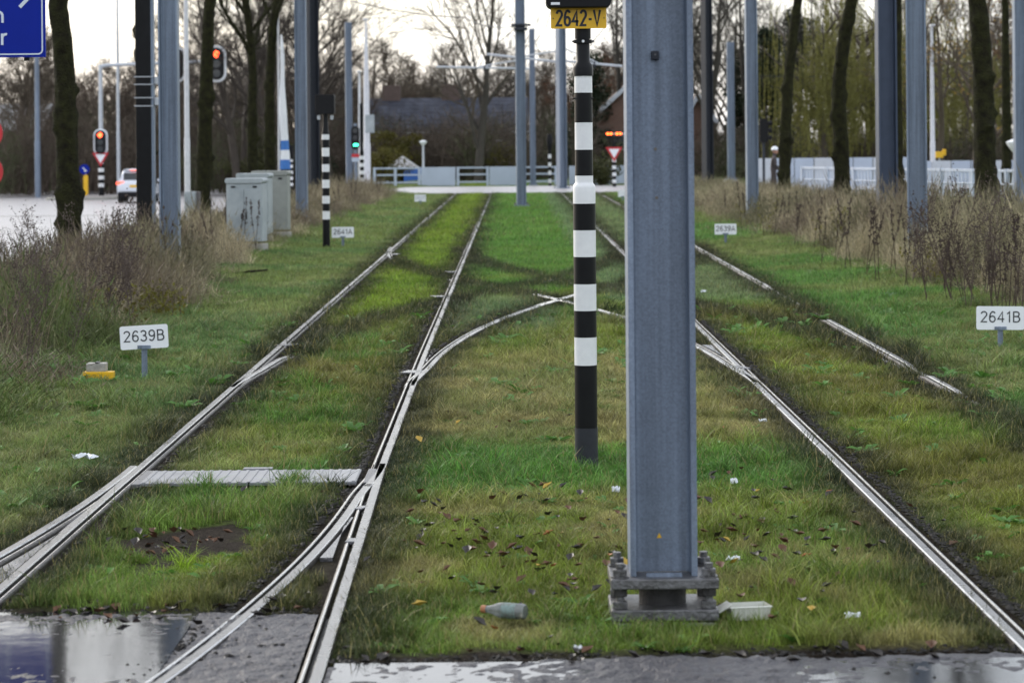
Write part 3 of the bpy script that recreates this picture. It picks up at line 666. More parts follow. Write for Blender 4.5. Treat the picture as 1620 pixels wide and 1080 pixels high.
for sx in (-1, 1):
    for sy in (-1, 1):
        x, y = sx * .186, sy * .155
        bo = MB().cyl((x, y, -.02), (x, y, .245), .018, n=14).build('anchor_bolt', M_steel, t, smooth=True)
        MB().cyl((x, y, .1855), (x, y, .192), .038, n=20).build('washer', M_steel, bo, smooth=True)
        MB().cyl((x, y, .192), (x, y, .222), .033, n=6).build('nut', M_steel, bo, bevel=.003)
        MB().cyl((x, y, .108), (x, y, .1405), .034, n=6).build('nut', M_pipe, bo, bevel=.003)
        MB().cyl((x, y, .0565), (x, y, .088), .034, n=6).build('nut', M_steel, bo, bevel=.003)
q = at(1036, 88, 11.26); MB().box((q.x - P0.x, -.02, q.z), (.033, .03, .038)).build('inspection_cap', M_darkgrey, t, bevel=.004)
q = at(1036, 88, 11.26); MB().cyl((q.x - P0.x, -.034, q.z + .003), (q.x - P0.x, -.038, q.z + .003), .004, n=10).build('rivet', M_steel, t)
for (px, py) in ((1037, 236), (1039, 313)):
    q = at(px, py, 11.26); MB().cyl((q.x - P0.x, -.006, q.z), (q.x - P0.x, -.009, q.z), .007, n=10).build('weld_spot', mat('rust_spot', (.17, .15, .13), .7), t)
q = at(1043, 847, 11.26); MB().prism([(-.011, -.009), (.011, -.009), (0, .012)], 'y', -.009, -.0075).build('warning_sticker', M_yellow, t).location = (q.x - P0.x, 0, q.z)

def P(px, py, z=0.): v = gp(px, py, z); v.z = z; return v
mast(P(270, 434, .10), .285, 0, 'pale grey steel mast standing beside the black mast', m=M_galv)
mast(P(478, 352, .10), .285, 0, 'grey steel mast behind the grey roadside cabinets')
mast(P(495, 322, 0.05), .37, R(35), 'steel mast with its shaded side painted dark, just behind the small striped signal', m=M_darkgrey, group='dark overhead line masts')  # shade on this side of the steel is painted in as dark grey
mast(at(553, 300, 118) * 1.0, .285, R(8), 'grey steel mast next to the green signal', z0=.08).location.z = 0
mast(P(825, 328), .30, R(4), 'grey steel mast standing alone in the grass between the tracks')
mast(P(843.5, 294), .27, 0, 'thin far steel mast in front of the white railing', h=7.6).location.z = 0
mast(P(889, 299), .36, R(25), 'far steel mast right behind the striped numbered signal post', m=M_galv)
mast(P(1120, 305, .1), .33, R(30), 'dark steel mast at the brick house gable', m=M_darkgrey, group='dark overhead line masts')
mast(P(1157, 285, .1), .36, R(0), 'short far steel mast with its top in view', h=9.0 * .78)
mast(P(1190.5, 348, .1), .28, R(3), 'grey steel mast behind the 2639A plate')
M_galvd = mat('galv_dark', (.048, .066, .108), .5, .35, .14, 3.0)  # darker, bluer galvanised tone for a single mast
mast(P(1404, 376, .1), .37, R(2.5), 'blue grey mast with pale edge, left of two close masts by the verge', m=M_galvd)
mast(P(1452, 412, .1), .315, R(-8), 'tall grey mast entwined with seed stalks in the dry verge')
mast(P(1616, 340, .1), .33, 0, 'grey mast by the globe lamp at the white railing')
# black mast, a plain black box column with its straps
bl = thing('catenary_mast', 'black mast held to its neighbour by two clamps', 'mast', P(231, 392, .05), 0, 'dark overhead line masts')
MB().box((-.012, 0, 3.7), (.30, .26, 7.4)).build('black_column', M_black, bl, bevel=.012)
MB().box((.165, 0, 3.7), (.045, .24, 7.4)).build('flange', M_galv, bl)
MB().box((0, 0, -.35), (.5, .5, .8)).build('footing', M_concrete, bl, bevel=.01)
for py in (122, 134, 155, 168):
    zz = at(231, py, bl.location.y).z - bl.location.z; MB().box((.0, 0, zz), (.375, .28, .018)).build('strap', M_lampost, bl, bevel=.003)
for py in (128, 161):
    zz = at(231, py, bl.location.y).z - bl.location.z; MB().box((.26, 0, zz), (.14, .10, .15)).build('clamp', M_lampost, bl, bevel=.01)
# fittings and bracket arms
def arm(px0, py0, px1, py1, D, label):
    a = at(px0, py0, D); b_ = at(px1, py1, D); o = thing('bracket_arm', label, 'bracket arm', a, 0, 'overhead line bracket arms')
    dd = b_ - a; MB().tube([(0, 0, 0), dd], .05, 8).build('arm_tube', M_lampost, o)
    MB().tube([(0, 0, .55), dd * .55 + Vector((0, 0, .05))], .035, 6).build('stay_tube', M_lampost, o)
    MB().cyl(dd * .5 + Vector((0, 0, -.16)), dd * .5 + Vector((0, 0, .1)), .06, n=8).build('insulator', M_darkgrey, o)
arm(843, 109, 690, 106, 131, 'bracket arm reaching left from the thin far mast')
arm(889, 99, 770, 86, 119.5, 'bracket arm reaching left behind the signal post')
arm(896, 97, 985, 105, 119.5, 'bracket arm reaching right behind the signal post')
q = at(824, 40, 84.5); o = thing('wire_clamp', 'dark clamp plates on the mast between the tracks', 'clamp', q)
MB().box((0, 0, 0), (.62, .42, .07)).build('clamp_plate', M_darkgrey, o, bevel=.01); MB().box((0, 0, -.12), (.42, .40, .1)).build('clamp_collar', M_darkgrey, o, bevel=.01)
def wire(pts, r, label, sag=0):
    o = MB().tube(pts, r, 5).build('overhead_wire', M_darkgrey); tag(o, label, 'wire', 'overhead tram wires')
def sagline(a, b_, sag, n=14): return [a.lerp(b_, i / n) + Vector((0, 0, -sag * 4 * (i / n) * (1 - i / n))) for i in range(n + 1)]
wire(sagline(at(556, 2, 100), at(735, 28, 100), .12), .020, 'span wire running from the grey mast to the bare tree')
wire(sagline(at(735, 28, 100), at(824, 40, 84.5), .2), .018, 'span wire tied to the mast between the tracks')
for x, lb in ((-1.58, 'drained'), (2.76, 'half buried')):
    wire([(x, 5, 5.45), (x, 60, 5.42), (x, 130, 5.45), (x, 210, 5.45)], .014, 'contact wire above the %s tram track' % lb)
wire(sagline(at(1200, 120, 150), at(1360, 118, 150), .1), .02, 'span wire between trees behind the right verge')

# ------------------------------------------------------------------ striped signal posts
def bands(root, spec, ztop=None):
    for (z0, z1, r0, r1, white, nm) in spec:
        MB().lathe([(r0, z0), (r1, z1)], 28).build(nm, M_white if white else M_black, root, smooth=True)
S = gp(928, 735); k = 4200 / S.y
zy = lambda y: (735 - y) / k * 1.0
sg = thing('tram_signal', 'black and white banded signal post with yellow 2642-V plate', 'signal', S)
M_capgrey = mat('post_sleeve', (.024, .026, .034), .45, 0, .2, 10, spec=.3)
rl, ru = 35.5 / 2 / k, 28.5 / 2 / k
MB().lathe([(rl * 1.03, -.05), (rl * 1.03, zy(676))], 28).build('base_sleeve', M_capgrey, sg, smooth=True)
MB().lathe([(rl, zy(676)), (rl, zy(577))], 28).build('black_band', M_black, sg, smooth=True)
ylist = [577, 533, 491, 449, 406, 364, 322]
for i in range(6):
    MB().lathe([(rl * (1 + .004 * i * 0), zy(ylist[i])), (rl, zy(ylist[i + 1]))], 28).build('white_band' if i % 2 == 0 else 'black_band', M_white if i % 2 == 0 else M_black, sg, smooth=True)
MB().lathe([(rl, zy(322)), (rl, zy(297)), (rl * .97, zy(293)), (ru * 1.02, zy(290)), (ru, zy(288)), (ru, zy(278))], 28).build('white_band', M_white, sg, smooth=True)
for (a_, b_, wv) in ((278, 237, 0), (237, 194, 1), (194, 147, 0), (147, 120.5, 1)):
    MB().lathe([(ru, zy(a_)), (ru * .985, zy(b_))], 28).build('white_band' if wv else 'black_band', M_white if wv else M_black, sg, smooth=True)
MB().lathe([(.062, zy(120.5)), (.0625, zy(108)), (.058, zy(103)), (.043, zy(98)), (.0415, zy(60))], 28).build('cap', M_black, sg, smooth=True)
MB().lathe([(.050, zy(62)), (.050, zy(30))], 24).build('neck', M_black, sg, smooth=True)
MB().lathe([(.058, zy(69)), (.058, zy(63))], 24).build('collar', M_black, sg, smooth=True)
for s in (-1, 1): MB().cyl((s * .05, -.02, zy(66)), (s * .068, -.02, zy(66)), .007, n=8).build('screw', M_steel, sg)
for s in (-1, 1): MB().cyl((s * .052, -.015, zy(156)), (s * .062, -.015, zy(156)), .007, n=8).build('screw', M_pipe, sg)
MB().cyl((0, -.056, zy(66)), (0, -.062, zy(66)), .009, n=10).build('screw', M_white, sg)
x0 = (921 - 928) / k
hd = MB().prism(rrect(.405, .62, .04, 5, x0, zy(14) + .31), 'y', -.17, .12).build('signal_head', M_blackp, sg, bevel=.006)
for i in range(2):
    zc = zy(14) + .17 + i * .28
    ln = MB().cyl((x0, -.171, zc), (x0, -.185, zc), .10, n=28).build('lens', M_glass, hd, smooth=True)
    mb = MB(); vs = []
    for j in range(13):
        a_ = R(-10 + 200 * j / 12)
        for (rr_, yy) in ((.108, -.171), (.114, -.171), (.114, -.29), (.108, -.29)): vs.append((x0 + rr_ * math.cos(a_), yy, zc + rr_ * math.sin(a_)))
    fs = [(j * 4 + a_, j * 4 + (a_ + 1) % 4, j * 4 + 4 + (a_ + 1) % 4, j * 4 + 4 + a_) for j in range(12) for a_ in range(4)]
    mb.add(vs, fs + [(0, 1, 2, 3), (48, 49, 50, 51)]); mb.build('visor', M_blackp, hd)
MB().box((x0 - .145, -.1715, zy(8)), (.055, .003, .016)).build('maker_label', M_signwhite, hd)
pl = MB().prism(rrect(.345, .128, .008, 3, x0 + .0, zy(30)), 'y', -.075, -.068).build('number_plate', M_yellow, sg)
text('2642-V', .098, M_letter, pl, (x0 - .002, -.0764, zy(30) + .001), sx=.70, th=.15)
for s in (-1, 1): MB().cyl((x0 + s * .158, -.075, zy(30)), (x0 + s * .158, -.079, zy(30)), .004, n=8).build('screw', M_darkgrey, pl)

def small_post(loc, name, label, cat, zb, r=.06, black_low=.0, group=None):
    """zb: heights where the colour changes, from the ground up, black first"""
    t = thing(name, label, cat, loc, 0, group)
    for i in range(len(zb) - 1):
        MB().lathe([(r, zb[i]), (r, zb[i + 1])], 16).build('white_band' if i % 2 else 'black_band', M_white if i % 2 else M_black, t, smooth=True)
    return t
# second signal (left, by the 2641A plate)
S1 = gp(516.5, 391); k1 = 4200 / S1.y; z1 = lambda y: (391 - y) / k1
yb = [391, 347, 334, 322, 310, 297.5, 284.5, 272, 260, 247.5, 234, 221, 213]
s1 = small_post(S1, 'tram_signal', 'slim banded signal post with black box head beside the 2641A plate', 'signal', [-.05] + [z1(y) for y in yb[1:]], 5.9 / k1)
MB().lathe([(5.9 / k1, z1(213)), (4.6 / k1, z1(205)), (3.6 / k1, z1(180))], 16).build('neck', M_black, s1, smooth=True)
hd = MB().prism(rrect(30 / k1, 31 / k1, .03, 4, 0, z1(165.5)), 'y', -.14, .14).build('signal_head', M_blackp, s1, bevel=.006)
MB().cyl((0, .141, z1(165)), (0, .15, z1(165)), .11, n=20).build('lens', M_glass, hd)
for s in (-1, 1): MB().box((s * .13, -.02, z1(186)), (.06, .06, .09)).build('lamp_bracket', M_lampost, s1, bevel=.006)
# further striped posts
s2 = small_post(at(573, 306, 108), 'tram_signal', 'banded post with tall black head next to the green light', 'signal', [-.1, .15, .30, .45, .60, .75, .90, 1.05, 1.20, 1.35, 1.5, 1.68], .085); s2.location.z = 0.1
MB().box((0, 0, 2.65), (.13, .22, 1.95)).build('signal_head', M_blackp, s2, bevel=.01)
s3 = small_post(at(461, 292, 115), 'marker_post', 'thin banded post beside the furled white flag', 'post', [-.1, .3, .43, .56, .69, .82, .95, 1.08, 1.21, 1.34, 1.45], .07); s3.location.z = 0
MB().box((0, 0, 1.75), (.2, .2, .6)).build('signal_head', M_blackp, s3, bevel=.01)
s5 = small_post(at(870, 294, 129), 'marker_post', 'thin banded post at the white railing near the far masts', 'post', [-.1, .12, .32, .52, .72, .92, 1.12, 1.32, 1.52, 1.72], .075); s5.location.z = 0
MB().lathe([(.07, 1.72), (.1, 1.85), (.16, 2.2), (.1, 2.5)], 12).build('signal_head', M_blackp, s5, smooth=True)
s4 = small_post(at(972, 297, 122), 'warning_signal', 'banded post with yield sign and two lit red lamps', 'signal', [-.1, .2, .36, .52, .68, .84, 1.0, 1.16, 1.32], .085); s4.location.z = 0
MB().tube([(0, 0, 1.3), (0, 0, 2.1)], .05, 10).build('neck', M_black, s4)
def yield_sign(parent, zc, wd, y=-.1):
    h = wd * .866
    a_ = MB().prism([(-wd / 2, zc + h / 3), (wd / 2, zc + h / 3), (0, zc - 2 * h / 3)], 'y', y, y + .02).build('yield_plate', M_red, parent)
    s = .62; MB().prism([(-wd / 2 * s, zc + h / 3 * s), (wd / 2 * s, zc + h / 3 * s), (0, zc - 2 * h / 3 * s)], 'y', y - .004, y - .001).build('white_triangle', M_signwhite, a_)
yield_sign(s4, 1.62, .78)
hb = MB().box((0, 0, 2.28), (.75, .12, .10)).build('lamp_bar', M_blackp, s4, bevel=.01)
MB().tube([(-.2, 0, 2.25), (-.2, 0, 2.1), (.2, 0, 2.1), (.2, 0, 2.25)], .03, 8).build('lamp_yoke', M_blackp, s4)
for x in (-.29, -.14, .14, .29):
    MB().cyl((x, -.062, 2.46), (x, .06, 2.46), .075, n=16).build('lamp_housing', M_blackp, hb); MB().cyl((x, -.064, 2.46), (x, -.085, 2.46), .058, n=16).build('lit_lens', M_orlamp, hb)
    # lens bodies sit on the bar

# ------------------------------------------------------------------ numbered plates
def plate(px, py, base_y, wpx, hpx, txt, label, tilt=0, tcol=M_letter):
    g = gp(px, base_y); k = 4200 / g.y; zc = (base_y - py) / k
    t = thing('number_plate', label, 'sign', (g.x, g.y, float(gz(np.array([g.x]), np.array([g.y]))[0])), 0, 'white track number plates')
    zc -= t.location.z
    pw, ph = wpx / k, hpx / k; Rm = Matrix.Rotation(tilt, 4, 'Y')
    MB().box((0.02 * 0, .012, (zc - ph * .2) / 2 - .05), (.05, .012, zc - ph * .1 + .1)).build('stake', M_galv, t, bevel=.002)
    p = MB().prism(rrect(pw, ph, ph * .09, 4), 'y', -.004, .002).build('plate', M_signwhite, t); p.location = (0, 0, zc); p.rotation_euler = (0, tilt, 0)
    if txt: text(txt, ph * .47, tcol, p, (0, -.0054, .012), sx=1.06, th=.115 if ph > .19 and k > 150 else .14)
    MB().box((0, -.008, zc - ph / 2 + .015), (.115, .014, .032)).build('clamp', M_galv, t, bevel=.002)
    return t
plate(228.5, 533, 594, 76, 37, '2639B', 'tilted white plate reading 2639B on a short metal stake', R(-3.0))
plate(1583, 503, 551, 76, 37, '2641B', 'white plate reading 2641B on a short metal stake', R(.8))
plate(542.5, 367.5, 390, 35, 17, '2641A', 'white plate reading 2641A beside the slim signal post', 0)
plate(1148, 362.5, 385, 34.5, 17, '2639A', 'white plate reading 2639A at the dry verge', 0)
plate(665, 313.5, 325, 18, 11, '2637', 'tiny far white plate at the end of the left weeds', 0, mat('faded_letters', (.35, .38, .45), .6))
plate(985.5, 306, 318, 15, 11, '', 'tiny blank white plate near the lit warning signal', 0)

# ------------------------------------------------------------------ blue direction sign and round signs
D = 27.0
bs = thing('direction_sign', 'large blue road sign with white border, arrow and letters', 'sign', (0, D, 0))
rt_ = at(72.5, 45, D).x; bt = at(40, 91, D).z; Wd, Hd = 2.6, 1.7
cxs = rt_ - Wd / 2; czs = bt + Hd / 2
pan = MB().prism([(cxs - Wd / 2, bt), (cxs + Wd / 2, bt), (cxs + Wd / 2, bt + Hd), (cxs - Wd / 2, bt + Hd)], 'y', -.03, 0).build('panel', M_blue, bs)
def frame_line(wd, hd, r, th):
    o_ = rrect(wd, hd, r, 6, cxs, czs); i_ = rrect(wd - 2 * th, hd - 2 * th, r - th, 6, cxs, czs); n_ = len(o_); mb = MB()
    vs = [(p[0], -.0335, p[1]) for p in o_] + [(p[0], -.0335, p[1]) for p in i_] + [(p[0], -.0305, p[1]) for p in o_] + [(p[0], -.0305, p[1]) for p in i_]
    fs = []
    for i in range(n_):
        j = (i + 1) % n_; fs += [(i, j, n_ + j, n_ + i), (2 * n_ + i, 3 * n_ + i, 3 * n_ + j, 2 * n_ + j), (i, 2 * n_ + i, 2 * n_ + j, j), (n_ + i, n_ + j, 3 * n_ + j, 3 * n_ + i)]
    mb.add(vs, fs); mb.build('border', M_signgrey, pan)
frame_line(Wd - .05, Hd - .05, .05, .013)
pn = at(-.5, 27, D); text('n', .165, M_signgrey, pan, (pn.x, -.034, pn.z + .02), th=.15)
pn = at(7.5, 62, D); text('r', .165, M_signgrey, pan, (pn.x, -.034, pn.z + .02), th=.15)
e0 = at(32, 12, D); e1 = at(58, -15, D); tip = Vector((e1.x, 0, e1.z))
def bar(a_, b_, th):
    a_ = Vector((a_.x, 0, a_.z)); b_ = Vector((b_.x, 0, b_.z)); d_ = (b_ - a_).normalized(); n_ = Vector((-d_.z, 0, d_.x)) * th / 2
    MB().add([Vector((0, -.034, 0)) + v for v in (a_ + n_, b_ + n_, b_ - n_, a_ - n_)] + [Vector((0, -.0305, 0)) + v for v in (a_ + n_, b_ + n_, b_ - n_, a_ - n_)],
             [(0, 1, 2, 3), (4, 7, 6, 5), (0, 4, 5, 1), (1, 5, 6, 2), (2, 6, 7, 3), (3, 7, 4, 0)]).build('arrow_stroke', M_signgrey, pan)
bar(e0, e1, .035); bar(at(32, -42, D), e1, .035); bar(at(-20, -13.5, D), at(56, -13.5, D), .035)
for x in (cxs - .75, cxs + .1):
    MB().cyl((x, .06, -.3), (x, .06, bt + Hd - .1), .055, n=16).build('post', M_galv, bs, smooth=True)
MB().box((at(42, 92, D).x, .03, bt + .0), (.055, .05, .07)).build('clip', M_blackp, bs)
rp = thing('prohibition_sign', 'pair of round red-rimmed signs stacked on one pole at the road', 'sign', (at(-22, 300, 50).x, 50, -.2))
MB().cyl((0, .05, 0), (0, .05, 3.1), .035, n=12).build('pole', M_galv, rp)
for py in (211, 272):
    zc = at(-22, py, 50).z + .2; d_ = MB().cyl((0, 0, zc), (0, -.015, zc), .325, n=40).build('rim', M_red, rp); MB().cyl((0, -.0155, zc), (0, -.02, zc), .25, n=40).build('face', M_signwhite, d_)

# ------------------------------------------------------------------ traffic lights, lamps, car (left road)
def lantern(parent, c, hgt, lit, name='lantern', rot=0):
    """oval backboard with pale rim, three lenses"""
    wd = hgt * .52
    rim = MB().prism(rrect(wd * 1.06, hgt * 1.03, wd / 2 * 1.0, 10, c[0], c[2]), 'y', c[1] - .02, c[1] + .05).build('backboard_rim', M_signwhite, parent)
    MB().prism(rrect(wd * .80, hgt * .90, wd / 2 * .78, 10, c[0], c[2]), 'y', c[1] - .16, c[1] - .021).build('backboard', M_blackp, rim)
    for i in range(3):
        z = c[2] + hgt * (.27 - .27 * i); l = M_glass
        MB().cyl((c[0], c[1] - .161, z), (c[0], c[1] - .17, z), hgt * .115, n=18).build('lens', l, rim)
        if i == lit[0]:
            s = hgt * .05
            for (dx, dz) in ((-s, 0), (0, s * .9), (0, -s * .9), (s * .7, .3 * s)):
                MB().cyl((c[0] + dx, c[1] - .171, z + dz), (c[0] + dx, c[1] - .182, z + dz), hgt * .052, n=12).build('lit_arrow', lit[1], rim)
g1 = gp(160.5, 313, -.72); tlp = thing('traffic_light', 'gantry traffic light with overhead arm, red arrows and yield sign', 'traffic light', g1)
kk = 4200 / g1.y; zz = lambda y: (313 - y) / kk
for i, (a_, b_) in enumerate(((313, 296), (296, 290), (290, 284), (284, 278), (278, 272), (272, 266), (266, 260))):
    MB().cyl((0, 0, zz(a_)), (0, 0, zz(b_)), .16 if i else .145, n=16).build('white_band' if i % 2 else 'black_band', M_white if i % 2 else M_black, tlp, smooth=True)
MB().cyl((0, .02, zz(260)), (0, .02, zz(103)), .13, .11, n=16).build('mast_pole', M_lampost, tlp, smooth=True)
MB().tube([(0, .02, zz(106)), (.35, .02, zz(103.5)), (6.6, .02, zz(98))], [.11, .10, .07], 12).build('overhead_arm', M_lampost, tlp, smooth=True)
lantern(tlp, (0, -.12, zz(225)), 41 / kk, (0, M_redlamp)); yield_sign(tlp, zz(249), 26 / kk, -.2)
for px in (281, 345):
    lantern(tlp, ((px - 160.5) / kk, -.12, zz(103)), 56 / kk, (0, M_redlamp))
isl = thing('traffic_island', 'low kerbed island under the gantry traffic light', 'island', (g1.x - .6, g1.y, -.75)); MB().prism(rrect(3.6, 9, .8, 6), 'z', -.05, .14).build('kerb', M_concrete, isl, bevel=.02); MB().prism(rrect(3.2, 8.6, .7, 6), 'z', .141, .15).build('paving', mat('island_paving', (.17, .16, .16), .7), isl)
bb = gp(136, 311, -.62); t = thing('keep_right_bollard', 'yellow bollard with round blue arrow sign on the island', 'bollard', bb); kb = 4200 / bb.y
MB().prism(rrect(7 / kb, 33 / kb, .12, 5, 0, 18 / kb), 'y', -.08, .08).build('bollard_body', M_yellow, t, bevel=.02)
MB().cyl((-.02, .1, 0), (-.02, .1, 1.45), .03, n=8).build('pole', M_lampost, t)
d_ = MB().cyl((-.05, -.10, 43 / kb), (-.05, -.12, 43 / kb), 8 / kb, n=28).build('blue_disc', M_blue, t)
MB().box((-.05, -.124, 43 / kb), (.05, .004, .26), Matrix.Rotation(R(135), 3, 'Y')).build('arrow_stroke', M_signwhite, d_)
MB().box((-.0, -.124, 43 / kb - .10), (.16, .004, .05)).build('arrow_stroke', M_signwhite, d_)

def lamp_post(px, by, D, r0, r1, h, label, top=None, m=M_lampost, z=None):
    g = at(px, by, D); g.z = z if z is not None else g.z; t = thing('lamp_post', label, 'lamp post', g)
    MB().lathe([(r0, -.1), (r0, h * .26), (r0 * .86, h * .27), (r0 * .78, h * .6), (r1, h)], 14).build('pole', m, t, smooth=True)
    if top == 'globe':
        q = .4 if D < 100 else .2
        MB().lathe([(.05, h - .02), (.5 * q, h + .2 * q), (.95 * q, h + .85 * q), (q, h + q), (.25 * q, h + 1.3 * q)], 18).build('lamp_bowl', M_signwhite, t, smooth=True)
    elif top == 'arm':
        MB().tube([(0, 0, h), (.1, 0, h + .15), (.9, 0, h + .3)], .04, 8).build('lamp_arm', m, t); MB().box((1.1, 0, h + .3), (.6, .2, .1)).build('lamp_head', m, t, bevel=.03)
    elif top == 'head':
        MB().box((0, -.15, h + .03), (.22, .6, .09)).build('lamp_head', m, t, bevel=.03)
    return t
lamp_post(188, 302, 150, .11, .04, 14, 'tall thin lamp post on the far side of the road', 'arm', z=-.75)
lamp_post(297, 338, 78, .085, .05, 9, 'white lamp post beside the small grey box', 'arm', mat('white_post', (.62, .63, .67), .4), z=-.1)
lamp_post(60, 304, 150, .17, .14, 12, 'grey lamp post seen under the blue road sign', 'arm', M_galv, z=-.75)
lamp_post(581, 300, 125, .17, .045, 7.9, 'slim white post with control box near the green signal', 'head', MATS['white_post'], z=0)
lamp_post(570, 300, 130, .09, .05, 5.6, 'plain white post behind the banded signal', 'head', MATS['white_post'], z=0)
lamp_post(670, 291, 134, .07, .05, 1.95, 'globe lamp beside the blue tent', 'globe', z=.05)
lamp_post(790, 270, 160, .07, .05, 2.05, 'left of the paired globe lamps by the bungalow', 'globe', z=0)
lamp_post(798, 270, 158, .07, .05, 1.85, 'right of the paired globe lamps by the bungalow', 'globe', z=0)
lamp_post(1612, 300, 84, .09, .07, 1.45, 'broad white mushroom lamp above the white railing', 'globe', z=.1)
lamp_post(1476, 290, 125, .12, .06, 7.4, 'thin pale post behind the white parapet', 'head', MATS['white_post'], z=0)
ob = thing('control_box', 'grey control box on the slim white post', 'box', at(585, 196, 124)); MB().box((0, 0, 0), (.42, .3, .85)).build('casing', M_cabinet, ob, bevel=.02); MB().box((-.0, -.151, 0), (.36, .006, .78)).build('door_panel', M_cabinet, ob)
gs = thing('traffic_light', 'small traffic light showing green beside the grey mast', 'traffic light', at(563, 300, 112)); gs.location.z = 0.05
MB().cyl((0, .05, 0), (0, .05, 2.9), .07, n=12).build('mast_pole', M_galv, gs)
zg = at(563, 220, 112).z; bk = MB().prism(rrect(.34, .98, .15, 6, 0, zg), 'y', -.14, 0).build('backboard', M_blackp, gs)
for i in range(3): MB().cyl((0, -.141, zg + .3 - .3 * i), (0, -.15, zg + .3 - .3 * i), .11, n=18).build('lens', M_glass, bk)
MB().box((.02, -.153, zg - .3), (.20, .004, .10)).build('lit_arrow', M_greenlamp, bk)
MB().box((0, -.06, zg - .75), (.32, .02, .14)).build('red_plate', M_red, gs); MB().box((0, -.06, zg - .92), (.32, .02, .18)).build('blue_plate', M_paleblue, gs)

# furled flag
fl = thing('furled_flag', 'white flag with blue stripes hanging furled on a white pole', 'flag', (at(446, 300, 100).x, 100, -.1))
MB().cyl((-.09, 0, 0), (-.09, 0, 7.0), .055, .03, n=12).build('flagpole', MATS['white_post'], fl, smooth=True)
zt, zb = at(447, 55, 100).z + .1, at(447, 268, 100).z + .1
mb = MB(); pts, rad = [], []
for i in range(15):
    f_ = i / 14; pts.append((.02 + .10 * f_ + .02 * math.sin(9 * f_), .02 * math.cos(7 * f_), zt + (zb - zt) * f_)); rad.append(.03 + .16 * f_ ** .8 + .015 * math.sin(14 * f_))
MB().tube(pts[:12], rad[:12], 12).build('cloth', M_signwhite, fl, smooth=True)
M_flagblue = mat('flag_blue', (.05, .18, .52), .7)
for a_, b_, mm in ((11, 12, M_flagblue), (12, 13, M_signwhite), (13, 14, M_flagblue)):
    MB().tube(pts[a_:b_ + 1], rad[a_:b_ + 1], 12).build('cloth_stripe', mm, fl, smooth=True)

# cabinets
def cabinet(px, by, wpx, hpx, label, m, rz=0, depth=.4, sub=True):
    g = gp(px, by, .05); k = 4200 / g.y; W_, H_ = wpx / k, hpx / k; t = thing('roadside_cabinet', label, 'cabinet', (g.x, g.y, .05), rz, 'grey roadside cabinets')
    MB().box((0, 0, -.15), (W_ * 1.04, depth * 1.06, .6)).build('plinth', M_concrete, t, bevel=.01)
    bd = MB().box((0, 0, (H_ - .1) / 2 + .12), (W_, depth, H_ - .24)).build('casing', m, t, bevel=.015)
    MB().prism(rrect(W_ * 1.07, .1, .045, 4, 0, H_), 'y', -depth * .55, depth * .55).build('lid', m, t, bevel=.012)
    for s in (-1, 1):
        dd = MB().box((s * W_ * .245, -depth / 2 - .008, H_ / 2 + .02), (W_ * .475, .014, H_ - .36)).build('door', m, t, bevel=.005)
        MB().box((s * W_ * .06, -depth / 2 - .022, H_ * .5), (.025, .02, .1)).build('handle', M_blackp, dd)
    for s in (-1, 1): MB().box((s * W_ * .3, -depth / 2 - .012, H_ - .11), (.08, .01, .03)).build('vent', M_blackp, t)
    return t
cabinet(391, 398, 58, 112, 'front pale cabinet with rounded lid among dry stalks', M_cabinet, R(-8))
cabinet(404, 385, 50, 107, 'middle pale cabinet half hidden behind the front one', M_cabinet, R(-8))
cabinet(430, 378, 56, 104, 'tallest greenish cabinet next to the grey mast', M_cabinet2, R(-5))
g = gp(302, 352, .0); kq = 4200 / g.y; jb = thing('junction_box', 'small grey electric box on a timber post by the white lamp post', 'box', g)
MB().box((0, -.06, 33 / kq), (18 / kq, .2, 32 / kq)).build('casing', M_cabinet, jb, bevel=.012); MB().box((0, -.165, 33 / kq), (15 / kq, .01, 27 / kq)).build('door_panel', M_cabinet, jb, bevel=.004)
MB().box((.2, 0, 20 / kq), (.12, .1, 58 / kq)).build('post', mat('grey_timber', (.14, .13, .13), .8), jb, bevel=.01)
MB().box((0.02, -.05, 6 / kq), (.1, .06, 30 / kq)).build('conduit', M_blackp, jb)

